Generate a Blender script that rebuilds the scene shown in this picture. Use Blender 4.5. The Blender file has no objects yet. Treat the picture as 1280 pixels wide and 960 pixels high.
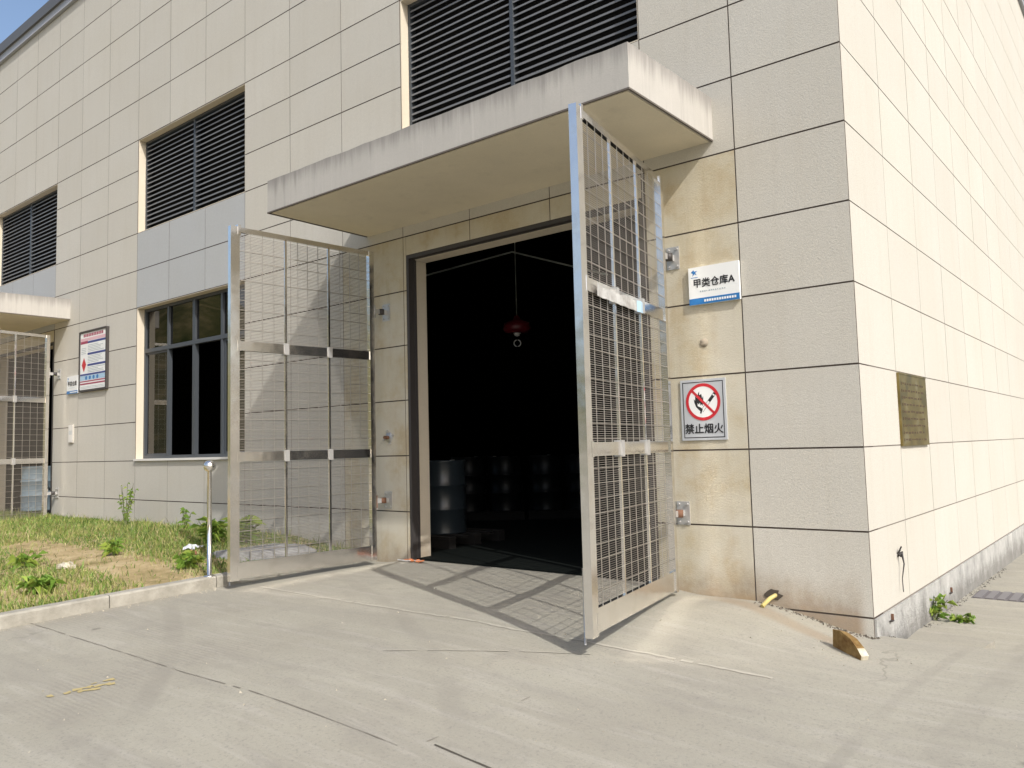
import bpy, math, random
import numpy as np
from mathutils import Vector, Matrix

random.seed(7)
rng = np.random.default_rng(11)
SC = bpy.context.scene
COL = SC.collection
U = 0.6            # one wall course is 0.6 m: the layout below is written in courses, z = 0 at the joint near eye level
Z0 = 1.2


def W(x, y, z):
    return Vector((x * U, y * U, z * U + Z0))


# ------------------------------------------------------------------ camera
cam_d = bpy.data.cameras.new('camera')
cam = bpy.data.objects.new('camera', cam_d)
COL.objects.link(cam)
PITCH, ROLL, YAW = 0.0782642, -0.0254753, 0.682318
cy, sy, cp, sp, cr, sr = math.cos(YAW), math.sin(YAW), math.cos(PITCH), math.sin(PITCH), math.cos(ROLL), math.sin(ROLL)
fw = Vector((-sy * cp, cy * cp, sp))
rt = Vector((cy, sy, 0))
up = rt.cross(fw)
r2 = cr * rt + sr * up
u2 = -sr * rt + cr * up
cpos = W(2.844346, -10.092607, 0.102334)
cam.matrix_world = Matrix(((r2.x, u2.x, -fw.x, cpos.x), (r2.y, u2.y, -fw.y, cpos.y), (r2.z, u2.z, -fw.z, cpos.z), (0, 0, 0, 1)))
cam_d.sensor_width = 36
cam_d.lens = 36 * 1008.73 / 1280
cam_d.clip_start = 0.05
cam_d.clip_end = 3000
SC.camera = cam

# ------------------------------------------------------------------ light
SUN_TO = Vector((1.06, -0.41, 1.0)).normalized()
ELEV = math.asin(SUN_TO.z)
AZ = math.atan2(SUN_TO.x, SUN_TO.y)
world = bpy.data.worlds.new('World')
SC.world = world
world.use_nodes = True
wn = world.node_tree
bg = wn.nodes['Background']
sky = wn.nodes.new('ShaderNodeTexSky')
sky.sky_type = 'NISHITA'
sky.sun_disc = False
sky.sun_elevation = ELEV
sky.sun_rotation = AZ
sky.air_density = 1.0
sky.dust_density = 3.4
sky.ozone_density = 0.9
wn.links.new(sky.outputs[0], bg.inputs[0])
bg.inputs[1].default_value = 0.145
sun_d = bpy.data.lights.new('sun', 'SUN')
sun_d.energy = 2.8
sun_d.angle = math.radians(0.53)
sun_d.color = (1.0, 0.975, 0.94)
sun = bpy.data.objects.new('sun', sun_d)
COL.objects.link(sun)
sun.rotation_euler = SUN_TO.to_track_quat('Z', 'Y').to_euler()
sun.location = (20, -10, 30)
SC.view_settings.view_transform = 'Standard'
SC.view_settings.look = 'None'
SC.view_settings.gamma = 1
SC.view_settings.exposure = 0.48
SC.cycles.use_denoising = True
SC.cycles.max_bounces = 8
SC.cycles.blur_glossy = 0.0        # the stainless posts throw sun streaks on the wall


# ------------------------------------------------------------------ helpers
class MB:
    """collects simple shapes; build() links them as one mesh object"""

    def __init__(self):
        self.v, self.f, self.m, self.s = [], [], [], []

    def face(self, pts, mi=0, smooth=False):
        n = len(self.v)
        self.v += [tuple(p) for p in pts]
        self.f.append(tuple(range(n, n + len(pts))))
        self.m.append(mi)
        self.s.append(smooth)

    def box(self, a, b, mi=0):
        (x0, y0, z0), (x1, y1, z1) = a, b
        x0, x1 = min(x0, x1), max(x0, x1)
        y0, y1 = min(y0, y1), max(y0, y1)
        z0, z1 = min(z0, z1), max(z0, z1)
        n = len(self.v)
        self.v += [(x0, y0, z0), (x1, y0, z0), (x1, y1, z0), (x0, y1, z0), (x0, y0, z1), (x1, y0, z1), (x1, y1, z1), (x0, y1, z1)]
        for q in ((0, 3, 2, 1), (4, 5, 6, 7), (0, 1, 5, 4), (1, 2, 6, 5), (2, 3, 7, 6), (3, 0, 4, 7)):
            self.f.append(tuple(n + i for i in q))
            self.m.append(mi)
            self.s.append(False)
        return self

    def bar(self, p, q, w, h, upv=(0, 0, 1), mi=0):
        """box from p to q, w across, h along upv"""
        p, q = Vector(p), Vector(q)
        d = (q - p).normalized()
        s = d.cross(Vector(upv)).normalized() * (w / 2)
        t = s.cross(d).normalized() * (h / 2)
        n = len(self.v)
        for e in (p, q):
            self.v += [tuple(e - s - t), tuple(e + s - t), tuple(e + s + t), tuple(e - s + t)]
        for k in ((3, 2, 1, 0), (4, 5, 6, 7), (0, 1, 5, 4), (1, 2, 6, 5), (2, 3, 7, 6), (3, 0, 4, 7)):
            self.f.append(tuple(n + i for i in k))
            self.m.append(mi)
            self.s.append(False)
        return self

    def tube(self, pts, r, seg=8, mi=0, caps=True):
        pts = [Vector(p) for p in pts]
        rs = r if isinstance(r, (list, tuple)) else [r] * len(pts)
        n0 = len(self.v)
        ref = None
        for i, p in enumerate(pts):
            d = (pts[min(i + 1, len(pts) - 1)] - pts[max(i - 1, 0)]).normalized()
            if ref is None:
                ref = Vector((0, 0, 1)) if abs(d.z) < .9 else Vector((1, 0, 0))
            a = d.cross(ref).normalized()
            b = d.cross(a).normalized()
            for k in range(seg):
                t = 2 * math.pi * k / seg
                self.v.append(tuple(p + (a * math.cos(t) + b * math.sin(t)) * rs[i]))
        for i in range(len(pts) - 1):
            for k in range(seg):
                k2 = (k + 1) % seg
                self.f.append((n0 + i * seg + k, n0 + i * seg + k2, n0 + (i + 1) * seg + k2, n0 + (i + 1) * seg + k))
                self.m.append(mi)
                self.s.append(True)
        if caps:
            self.f.append(tuple(n0 + k for k in range(seg)))
            self.f.append(tuple(n0 + (len(pts) - 1) * seg + seg - 1 - k for k in range(seg)))
            self.m += [mi, mi]
            self.s += [False, False]
        return self

    def lathe(self, prof, c=(0, 0, 0), seg=24, mi=0):
        """prof: list of (radius, z); smooth surface of revolution"""
        n0 = len(self.v)
        for (r, z) in prof:
            for k in range(seg):
                t = 2 * math.pi * k / seg
                self.v.append((c[0] + r * math.cos(t), c[1] + r * math.sin(t), c[2] + z))
        for i in range(len(prof) - 1):
            for k in range(seg):
                k2 = (k + 1) % seg
                self.f.append((n0 + i * seg + k, n0 + i * seg + k2, n0 + (i + 1) * seg + k2, n0 + (i + 1) * seg + k))
                self.m.append(mi)
                self.s.append(True)
        return self

    def mesh(self, name, mats):
        me = bpy.data.meshes.new(name)
        me.from_pydata(self.v, [], self.f)
        for mt in (mats if isinstance(mats, (list, tuple)) else [mats]):
            me.materials.append(mt)
        me.polygons.foreach_set('material_index', self.m)
        me.polygons.foreach_set('use_smooth', self.s)
        me.update()
        return me

    def build(self, name, mats, parent=None, loc=None, label=None, kind=None):
        return link(name, self.mesh(name, mats), parent, loc, label, kind)


def link(name, me, parent=None, loc=None, label=None, kind=None):
    o = bpy.data.objects.new(name, me)
    COL.objects.link(o)
    if parent is not None:
        o.parent = parent
    if loc is not None:
        o.location = loc
    if label:
        o['label'] = label
    if kind:
        o['kind'] = kind
    return o


def thing(name, label, cat, loc=(0, 0, 0), rz=0.0, group=None):
    o = bpy.data.objects.new(name, None)
    o.empty_display_size = 0.2
    COL.objects.link(o)
    o.location = loc
    o.rotation_euler = (0, 0, rz)
    tag(o, label, cat, group)
    return o


def tag(o, label, cat, group=None):
    o['label'] = label
    o['category'] = cat
    if group:
        o['group'] = group
    return o


def copy_tree(o, parent=None):
    c = o.copy()
    COL.objects.link(c)
    if parent is not None:
        c.parent = parent
    for ch in [x for x in o.children]:
        copy_tree(ch, c)
    return c


def smooth(e0, e1, x):
    t = min(1, max(0, (x - e0) / (e1 - e0)))
    return t * t * (3 - 2 * t)


# ------------------------------------------------------------------ materials
def mat(name, col, rough=0.8, metal=0.0, spec=0.5):
    m = bpy.data.materials.new(name)
    m.use_nodes = True
    b = m.node_tree.nodes['Principled BSDF']
    b.inputs['Base Color'].default_value = (*col, 1)
    b.inputs['Roughness'].default_value = rough
    b.inputs['Metallic'].default_value = metal
    b.inputs['Specular IOR Level'].default_value = spec
    return m


class NT:
    """small node-tree writer"""

    def __init__(self, m):
        self.t = m.node_tree
        self.b = self.t.nodes['Principled BSDF']

    def n(self, typ, **kw):
        nd = self.t.nodes.new(typ)
        for k, v in kw.items():
            setattr(nd, k, v)
        return nd

    def l(self, a, b):
        self.t.links.new(a, b)

    def pos(self, scale=(1, 1, 1)):
        g = self.n('ShaderNodeNewGeometry')
        mp = self.n('ShaderNodeMapping')
        mp.inputs['Scale'].default_value = scale
        self.l(g.outputs['Position'], mp.inputs['Vector'])
        return mp.outputs[0]

    def obj(self, scale=(1, 1, 1)):
        g = self.n('ShaderNodeTexCoord')
        mp = self.n('ShaderNodeMapping')
        mp.inputs['Scale'].default_value = scale
        self.l(g.outputs['Object'], mp.inputs['Vector'])
        return mp.outputs[0]

    def noise(self, vec, scale, detail=4, rough=0.55, dist=0.0):
        x = self.n('ShaderNodeTexNoise')
        x.inputs['Scale'].default_value = scale
        x.inputs['Detail'].default_value = detail
        x.inputs['Roughness'].default_value = rough
        x.inputs['Distortion'].default_value = dist
        self.l(vec, x.inputs['Vector'])
        return x.outputs['Fac']

    def ramp(self, fac, stops):
        r = self.n('ShaderNodeValToRGB')
        e = r.color_ramp.elements
        while len(e) < len(stops):
            e.new(0.5)
        for i, (p, c) in enumerate(stops):
            e[i].position = p
            e[i].color = (c, c, c, 1) if isinstance(c, (int, float)) else (*c, 1)
        self.l(fac, r.inputs[0])
        return r.outputs[0]

    def mix(self, fac, a, b, mode='MIX'):
        x = self.n('ShaderNodeMix', data_type='RGBA', blend_type=mode)
        if isinstance(fac, (int, float)):
            x.inputs[0].default_value = fac
        else:
            self.l(fac, x.inputs[0])
        for i, c in ((6, a), (7, b)):
            if isinstance(c, tuple):
                x.inputs[i].default_value = (*c, 1)
            else:
                self.l(c, x.inputs[i])
        return x.outputs[2]

    def math(self, op, a, b=0.0, clamp=False):
        x = self.n('ShaderNodeMath', operation=op)
        x.use_clamp = clamp
        for i, c in ((0, a), (1, b)):
            if isinstance(c, (int, float)):
                x.inputs[i].default_value = c
            else:
                self.l(c, x.inputs[i])
        return x.outputs[0]

    def sep(self, vec):
        s = self.n('ShaderNodeSeparateXYZ')
        self.l(vec, s.inputs[0])
        return s.outputs

    def maprange(self, v, a, b, c=0.0, d=1.0):
        x = self.n('ShaderNodeMapRange', interpolation_type='SMOOTHSTEP')
        for i, k in enumerate((a, b, c, d)):
            x.inputs[i + 1].default_value = k
        self.l(v, x.inputs[0])
        return x.outputs[0]

    def rand(self):
        return self.n('ShaderNodeObjectInfo').outputs['Random']

    def bump(self, h, strength, dist=0.01):
        b = self.n('ShaderNodeBump')
        b.inputs['Strength'].default_value = strength
        b.inputs['Distance'].default_value = dist
        self.l(h, b.inputs['Height'])
        self.l(b.outputs[0], self.b.inputs['Normal'])

    def color(self, c):
        self.l(c, self.b.inputs['Base Color'])

    def rough(self, r):
        self.l(r, self.b.inputs['Roughness'])


def plaster(name, col, stain=1.0, grain=1.0, worn=False):
    m = mat(name, col, 0.85, spec=0.3)
    t = NT(m)
    p = t.pos()
    c = t.mix(t.math('MULTIPLY', t.rand(), 1.0), tuple(x * 0.955 for x in col), tuple(min(1, x * 1.025) for x in col))
    big = t.noise(p, 0.9, 5, 0.6)
    c = t.mix(t.ramp(big, [(0.35, 0.0), (0.75, 0.35)]), c, tuple(x * y for x, y in zip(col, (0.86, 0.82, 0.74))))
    streak = t.noise(t.pos((5.0, 5.0, 0.35)), 2.0, 4, 0.6)
    c = t.mix(t.ramp(streak, [(0.5, 0.0), (0.85, 0.22 * stain)]), c, tuple(x * y for x, y in zip(col, (0.70, 0.64, 0.56))))
    gr = t.noise(p, 150, 4, 0.75)
    c = t.mix(t.ramp(gr, [(0.35, 0.65 * grain), (0.58, 0.0)]), c, tuple(x * 0.6 for x in col))
    mid = t.noise(p, 26, 4, 0.7)
    c = t.mix(t.ramp(mid, [(0.35, 0.22 * grain), (0.55, 0.0)]), c, tuple(x * 0.72 for x in col))
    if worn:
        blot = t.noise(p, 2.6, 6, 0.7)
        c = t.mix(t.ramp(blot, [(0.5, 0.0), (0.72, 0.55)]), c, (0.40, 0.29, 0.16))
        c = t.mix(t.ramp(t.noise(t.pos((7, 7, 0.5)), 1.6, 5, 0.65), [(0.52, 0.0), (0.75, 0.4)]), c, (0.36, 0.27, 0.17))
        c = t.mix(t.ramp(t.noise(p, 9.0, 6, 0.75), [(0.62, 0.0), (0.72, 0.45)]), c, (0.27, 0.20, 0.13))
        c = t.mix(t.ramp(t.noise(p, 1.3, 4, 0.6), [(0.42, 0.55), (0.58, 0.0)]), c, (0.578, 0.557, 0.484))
    # rust and splash dirt where the wall meets the ground, with ragged edges of their own
    z = t.sep(p)[2]
    edge = t.noise(p, 3.0, 6, 0.7)
    hz = t.math('ADD', z, t.math('MULTIPLY', edge, -0.55))
    dirt = t.maprange(hz, 0.06, -0.33)
    c = t.mix(t.math('MULTIPLY', t.math('MULTIPLY', dirt, 0.75), t.maprange(t.sep(p)[0], -0.03, -0.12)), c, t.mix(t.noise(p, 5.0, 3), (0.16, 0.145, 0.12), (0.36, 0.22, 0.10)))
    t.color(c)
    h = t.math('ADD', t.math('MULTIPLY', gr, 0.6), t.math('MULTIPLY', t.noise(p, 60, 3), 0.5))
    t.bump(h, 0.8 * grain, 0.005)
    return m


def rock_mat(name, a, b, sc=8):
    m = mat(name, a, 0.9, spec=0.2)
    t = NT(m)
    p = t.obj()
    n = t.noise(p, sc, 6, 0.65)
    t.color(t.ramp(n, [(0.35, a), (0.65, b)]))
    t.bump(t.noise(p, sc * 5, 5, 0.7), 0.7, 0.01)
    return m


CREAM = plaster('cream_render', (0.575, 0.551, 0.487))
CREAMW = plaster('weathered_bounce_render', (0.585, 0.525, 0.385), 1.6, 1.2, True)  # stained door panels; warm bounce light is also put into the yellow base
GREYP = plaster('grey_render', (0.455, 0.468, 0.468), 0.5)
REVEAL = plaster('reveal_render', (0.62, 0.56, 0.45), 0.4, 0.5)
GRIME = mat('grimy_concrete_edge', (0.13, 0.115, 0.10), 0.95, spec=0.1)
GROUTS = mat('pale_joint_mortar', (0.20, 0.18, 0.155), 0.9, spec=0.1)
GROUT = mat('joint_mortar', (0.075, 0.06, 0.05), 0.9, spec=0.1)


def canopy_mat(name, col, streaks):
    m = mat(name, col, 0.9, spec=0.2)
    t = NT(m)
    p = t.pos()
    c = t.mix(t.ramp(t.noise(p, 1.6, 5, 0.6), [(0.3, 0.0), (0.75, 0.5)]), col, tuple(x * 0.8 for x in col))
    if streaks:
        s = t.noise(t.pos((9, 9, 0.5)), 2.2, 5, 0.65)
        z = t.sep(p)[2]
        top = t.maprange(t.math('ADD', z, t.math('MULTIPLY', s, 0.30)), 4.02, 4.24)
        c = t.mix(t.math('MULTIPLY', top, 0.68), c, (0.17, 0.16, 0.15))
        c = t.mix(t.math('MULTIPLY', t.ramp(s, [(0.52, 0.0), (0.76, 0.5)]), t.ramp(t.noise(p, 0.9, 3), [(0.4, 0.15), (0.62, 1.0)])), c, (0.25, 0.235, 0.22))
        c = t.mix(t.ramp(t.noise(t.pos((14, 14, 0.7)), 2.0, 4), [(0.58, 0.0), (0.74, 0.3)]), c, (0.58, 0.55, 0.51))
    else:
        c = t.mix(t.ramp(t.noise(p, 3.5, 6, 0.7), [(0.55, 0.0), (0.7, 0.25)]), c, tuple(x * 0.62 for x in col))
    g = t.noise(p, 120, 3, 0.7)
    c = t.mix(t.ramp(g, [(0.3, 0.2), (0.6, 0.0)]), c, tuple(x * 0.6 for x in col))
    t.color(c)
    t.bump(g, 0.4, 0.003)
    return m


CANOPY = canopy_mat('weathered_concrete', (0.47, 0.45, 0.41), True)
SOFFIT = canopy_mat('soffit_paint', (0.72, 0.655, 0.51), False)


def plinth_mat():
    m = mat('plinth_concrete', (0.5, 0.49, 0.46), 0.9, spec=0.2)
    t = NT(m)
    p = t.pos()
    c = t.ramp(t.noise(t.pos((1, 1, 0.6)), 4.0, 7, 0.7), [(0.25, (0.20, 0.195, 0.18)), (0.44, (0.42, 0.415, 0.39)), (0.64, (0.58, 0.575, 0.54))])
    z = t.sep(p)[2]
    d = t.maprange(t.math('ADD', z, t.math('MULTIPLY', t.noise(p, 6, 5, 0.7), 0.35)), 0.10, -0.12)
    c = t.mix(t.math('MULTIPLY', d, 0.6), c, (0.13, 0.12, 0.105))
    t.color(c)
    t.bump(t.noise(p, 22, 7, 0.75), 1.0, 0.03)
    return m


PLINTH = plinth_mat()


def steel_mat(name, col, rough):
    m = mat(name, col, rough, 0.97)
    t = NT(m)
    n2 = t.noise(t.pos(), 4.5, 5, 0.65)
    n1 = t.noise(t.pos(), 60, 3, 0.6)
    t.rough(t.math('ADD', t.math('MULTIPLY', n2, 0.26), t.math('ADD', t.math('MULTIPLY', n1, 0.08), rough - 0.17)))
    c = t.mix(t.ramp(n2, [(0.5, 0.0), (0.8, 0.5)]), col, tuple(x * y for x, y in zip(col, (0.72, 0.66, 0.58))))
    t.color(c)
    t.bump(t.noise(t.pos(), 3.2, 2), 0.3, 0.02)
    return m


STEEL = steel_mat('stainless_steel', (0.84, 0.82, 0.79), 0.17)
WIRE = mat('galvanised_wire', (0.46, 0.43, 0.385), 0.45, 0.85)
SCREEN = mat('fine_wire_screen', (0.19, 0.172, 0.15), 0.6, 0.2)
GALV = mat('galvanised_plate', (0.50, 0.495, 0.48), 0.42, 0.55)
RUST = mat('rusty_bolt', (0.17, 0.085, 0.05), 0.85)
DARKSTEEL = mat('dark_door_steel', (0.045, 0.04, 0.038), 0.55)
LOUVRE = mat('louvre_grey_paint', (0.16, 0.165, 0.17), 0.5)
LOUVREBACK = mat('louvre_backing', (0.012, 0.012, 0.013), 0.9)
ALU = mat('dark_aluminium', (0.055, 0.063, 0.072), 0.42)
SILLW = mat('white_sill', (0.68, 0.66, 0.61), 0.7)
COPING = mat('coping_metal', (0.10, 0.10, 0.10), 0.5)
COPING2 = mat('coping_flashing', (0.33, 0.34, 0.36), 0.5)
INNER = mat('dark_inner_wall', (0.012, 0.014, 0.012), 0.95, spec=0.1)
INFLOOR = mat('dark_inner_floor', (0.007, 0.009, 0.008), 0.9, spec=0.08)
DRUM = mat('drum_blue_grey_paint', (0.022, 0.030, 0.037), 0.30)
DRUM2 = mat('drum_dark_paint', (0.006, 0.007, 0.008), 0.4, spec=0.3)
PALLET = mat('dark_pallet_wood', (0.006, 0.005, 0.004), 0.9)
SIGNW = mat('sign_white', (0.78, 0.79, 0.77), 0.35)
SIGNS = mat('sign_silver', (0.50, 0.52, 0.54), 0.42, 0.15)
SIGNB = mat('sign_blue', (0.02, 0.16, 0.42), 0.35)
INK = mat('ink_black', (0.012, 0.012, 0.014), 0.5)
SIGNR = mat('sign_red', (0.52, 0.02, 0.03), 0.4)
MAROON = mat('print_maroon', (0.33, 0.05, 0.10), 0.5)
NAVY = mat('print_navy', (0.04, 0.06, 0.22), 0.5)
PALEB = mat('print_pale_blue', (0.36, 0.52, 0.66), 0.5)
PINK = mat('print_pink', (0.66, 0.42, 0.46), 0.5)
GREYINK = mat('print_grey', (0.36, 0.42, 0.44), 0.5)
LAMPRED = mat('lamp_red_enamel', (0.11, 0.006, 0.012), 0.4)
LAMPW = mat('lamp_ring_white', (0.7, 0.7, 0.68), 0.4)
PIPEG = mat('pale_conduit', (0.55, 0.58, 0.52), 0.5)
YELLOW = mat('yellow_plastic_pipe', (0.50, 0.42, 0.16), 0.45)
ORANGE = mat('orange_rag', (0.62, 0.22, 0.09), 0.8)
TORN = rock_mat('torn_film', (0.30, 0.29, 0.27), (0.52, 0.52, 0.50), 9)
WHITEP = mat('white_plastic', (0.55, 0.57, 0.60), 0.45)
LEAFS = [mat('leaf_green', (0.13, 0.23, 0.03), 0.55), mat('leaf_light_green', (0.24, 0.32, 0.05), 0.55)]
STEM = mat('weed_stem', (0.12, 0.14, 0.05), 0.8)


def brass_mat():
    m = mat('aged_brass', (0.33, 0.25, 0.075), 0.42, 0.75)
    t = NT(m)
    n = t.noise(t.pos(), 6, 4, 0.6)
    t.color(t.ramp(n, [(0.3, (0.13, 0.10, 0.035)), (0.55, (0.25, 0.19, 0.065)), (0.75, (0.34, 0.31, 0.2))]))
    t.rough(t.math('ADD', t.math('MULTIPLY', n, 0.3), 0.25))
    return m


BRASS = brass_mat()


def glass_mat():
    m = bpy.data.materials.new('window_glass')
    m.use_nodes = True
    nt = m.node_tree
    nt.nodes.clear()
    o = nt.nodes.new('ShaderNodeOutputMaterial')
    mx = nt.nodes.new('ShaderNodeMixShader')
    fr = nt.nodes.new('ShaderNodeFresnel')
    fr.inputs[0].default_value = 1.75
    tr = nt.nodes.new('ShaderNodeBsdfTransparent')
    tr.inputs[0].default_value = (0.35, 0.38, 0.40, 1)
    gl = nt.nodes.new('ShaderNodeBsdfGlossy')
    gl.inputs['Roughness'].default_value = 0.015
    nt.links.new(fr.outputs[0], mx.inputs[0])
    nt.links.new(tr.outputs[0], mx.inputs[1])
    nt.links.new(gl.outputs[0], mx.inputs[2])
    nt.links.new(mx.outputs[0], o.inputs[0])
    return m


GLASS = glass_mat()


ROCKG = rock_mat('grey_rock', (0.22, 0.22, 0.22), (0.42, 0.42, 0.41))
BRICKY = rock_mat('yellow_brown_paint', (0.13, 0.07, 0.02), (0.27, 0.18, 0.07), 16)
BRICKW = rock_mat('broken_stone', (0.30, 0.25, 0.15), (0.58, 0.54, 0.44), 12)
REDB = rock_mat('red_brick_bit', (0.30, 0.12, 0.07), (0.40, 0.20, 0.12))


def ground_mat():
    m = mat('concrete_paving', (0.312, 0.289, 0.256), 0.92, spec=0.2)
    t = NT(m)
    p = t.pos()
    base = t.ramp(t.noise(p, 0.55, 6, 0.6), [(0.3, (0.288, 0.270, 0.218)), (0.55, (0.333, 0.316, 0.256)), (0.75, (0.376, 0.358, 0.296))])
    # sweeping, tyre-rubbed bands along the yard
    sweep = t.noise(t.pos((0.45, 2.6, 1)), 1.3, 6, 0.62, 0.6)
    c = t.mix(t.ramp(sweep, [(0.47, 0.0), (0.70, 0.42)]), base, (0.230, 0.215, 0.188))
    c = t.mix(t.ramp(t.noise(t.pos((0.6, 4.5, 1)), 2.1, 5, 0.6, 0.4), [(0.52, 0.0), (0.72, 0.45)]), c, (0.413, 0.390, 0.336))
    blot = t.noise(p, 4.2, 6, 0.68)
    c = t.mix(t.ramp(blot, [(0.52, 0.0), (0.75, 0.38)]), c, (0.211, 0.195, 0.172))
    sp = t.noise(p, 55, 4, 0.7)
    c = t.mix(t.ramp(sp, [(0.32, 0.5), (0.47, 0.0)]), c, (0.172, 0.160, 0.144))
    gr = t.noise(p, 230, 3, 0.75)
    c = t.mix(t.ramp(gr, [(0.32, 0.28), (0.6, 0.0)]), c, (0.179, 0.168, 0.152))
    c = t.mix(t.ramp(gr, [(0.58, 0.0), (0.8, 0.3)]), c, (0.484, 0.460, 0.416))
    # tyre arcs, oil drips, hairline cracks
    for (ox, oy, r0, wd, amt) in ((3.2, -14.5, 11.0, 0.10, 0.5), (3.2, -14.5, 9.45, 0.10, 0.5), (-9.0, -12.0, 10.3, 0.09, 0.45), (-9.0, -12.0, 11.9, 0.09, 0.4), (16.0, -2.0, 15.2, 0.10, 0.55), (16.0, -2.0, 15.55, 0.05, 0.5)):
        vm = t.n('ShaderNodeVectorMath', operation='DISTANCE')
        t.l(p, vm.inputs[0])
        vm.inputs[1].default_value = (ox, oy, -0.1)
        dd = t.math('ABSOLUTE', t.math('SUBTRACT', vm.outputs['Value'], r0))
        k = t.math('MULTIPLY', t.maprange(dd, wd, wd * 0.4), t.ramp(t.noise(p, 0.9, 6, 0.7), [(0.38, 0.0), (0.62, amt)]))
        c = t.mix(k, c, (0.22, 0.205, 0.175))
    vo = t.n('ShaderNodeTexVoronoi')
    vo.inputs['Scale'].default_value = 1.1
    t.l(p, vo.inputs['Vector'])
    sz = t.math('ADD', vo.outputs['Distance'], t.math('MULTIPLY', t.noise(p, 14, 3), 0.10))
    c = t.mix(t.math('MULTIPLY', t.maprange(sz, 0.105, 0.065), 0.55), c, (0.11, 0.10, 0.085))
    ve = t.n('ShaderNodeTexVoronoi', feature='DISTANCE_TO_EDGE')
    ve.inputs['Scale'].default_value = 0.33
    dv_ = t.n('ShaderNodeVectorMath', operation='ADD')
    nz = t.n('ShaderNodeTexNoise')
    nz.inputs['Scale'].default_value = 1.6
    nz.inputs['Detail'].default_value = 5
    t.l(p, nz.inputs['Vector'])
    t.l(p, dv_.inputs[0])
    t.l(nz.outputs['Color'], dv_.inputs[1])
    t.l(dv_.outputs[0], ve.inputs['Vector'])
    ck = t.math('MULTIPLY', t.maprange(ve.outputs['Distance'], 0.0042, 0.0012), t.ramp(t.noise(p, 0.6, 3), [(0.55, 0.0), (0.66, 0.45)]))
    c = t.mix(ck, c, (0.13, 0.12, 0.10))
    # broom ribs
    wv = t.n('ShaderNodeTexWave', wave_type='BANDS', bands_direction='Y')
    wv.inputs['Scale'].default_value = 9.0
    wv.inputs['Distortion'].default_value = 2.0
    wv.inputs['Detail'].default_value = 2
    t.l(p, wv.inputs['Vector'])
    ribm = t.ramp(t.noise(p, 0.8, 3), [(0.52, 0.0), (0.66, 1.0)])
    c = t.mix(t.math('MULTIPLY', t.math('MULTIPLY', wv.outputs['Fac'], ribm), 0.20), c, (0.187, 0.172, 0.152))
    # rusty brown wash along the foot of the wall right of the doorway
    xyz = t.sep(p)
    wob = t.math('MULTIPLY', t.noise(p, 2.2, 5, 0.6), 0.5)
    band = t.maprange(t.math('ABSOLUTE', t.math('ADD', t.math('ADD', xyz[1], 0.16), t.math('MULTIPLY', t.math('ADD', xyz[0], 0.85), 0.33))), 0.13, 0.03)
    lim = t.math('MULTIPLY', t.maprange(xyz[0], -1.4, -0.9), t.maprange(xyz[0], 0.12, -0.2))
    c = t.mix(t.math('MULTIPLY', t.math('MULTIPLY', band, lim), t.math('ADD', wob, 0.15), True), c, (0.25, 0.17, 0.10))
    t.color(c)
    h = t.math('ADD', t.math('MULTIPLY', sp, 0.7), t.math('MULTIPLY', gr, 0.35))
    t.bump(t.math('ADD', h, t.math('MULTIPLY', t.math('MULTIPLY', wv.outputs['Fac'], ribm), 0.35)), 0.45, 0.006)
    return m


GROUND = ground_mat()
KERB = rock_mat('kerb_concrete', (0.26, 0.245, 0.205), (0.38, 0.36, 0.31), 5)
JOINTD = mat('dark_slab_joint', (0.09, 0.08, 0.065), 0.95, spec=0.1)
JOINTM = mat('filled_slab_joint', (0.23, 0.21, 0.175), 0.95, spec=0.1)
PALELINE = mat('pale_yard_line', (0.385, 0.36, 0.30), 0.95, spec=0.1)
YPAINT = mat('worn_yellow_paint', (0.40, 0.325, 0.15), 0.9)


def soil_mat():
    m = mat('sandy_soil', (0.40, 0.30, 0.17), 0.95, spec=0.1)
    t = NT(m)
    p = t.pos()
    t.color(t.ramp(t.noise(p, 3.0, 7, 0.7), [(0.3, (0.20, 0.17, 0.07)), (0.5, (0.40, 0.31, 0.17)), (0.72, (0.54, 0.44, 0.28))]))
    t.bump(t.noise(p, 25, 6, 0.7), 0.9, 0.03)
    return m


SOIL = soil_mat()


def blade_mat(name, a, b):
    m = mat(name, a, 0.6, spec=0.3)
    t = NT(m)
    t.color(t.mix(t.ramp(t.noise(t.pos(), 6, 4), [(0.35, 0.0), (0.65, 1.0)]), a, b))
    t.b.inputs['Subsurface Weight'].default_value = 0.0
    return m


GRASSM = [blade_mat('grass_green', (0.11, 0.20, 0.03), (0.17, 0.26, 0.045)),
          blade_mat('grass_yellow_green', (0.22, 0.25, 0.06), (0.30, 0.30, 0.095)),
          blade_mat('grass_straw', (0.36, 0.32, 0.15), (0.28, 0.26, 0.11)),
          blade_mat('grass_deep', (0.06, 0.11, 0.022), (0.085, 0.13, 0.025))]


# ------------------------------------------------------------------ ground
def gz(x, y):
    """height of the paving, in courses"""
    z = -1.93 - 0.028 * min(14.0, max(0.0, -y - 1.0))
    k = smooth(0.0, 2.5, -y)
    z -= 0.29 * smooth(-1.5 - 2.5 * k, 0.1 + 1.5 * k, x)
    z -= (0.26 * smooth(0.0, 1.3, y) + 0.012 * min(max(0, y), 14)) * smooth(-2.2, -0.7, x)
    z += 0.075 * smooth(-1.1, 0.0, y) * smooth(-8.6, -7.7, x) * (1 - smooth(-2.9, -2.1, x))
    z += 0.004 * math.sin(0.9 * x + 0.5 * y)
    return z


def axis(a, b, step, far):
    v = list(np.arange(a, b + 1e-6, step))
    s, lo, hi = step, a, b
    left, right = [], []
    while hi < far:
        s *= 1.5
        lo -= s
        hi += s
        left.append(lo)
        right.append(hi)
    return left[::-1] + v + right


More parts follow.
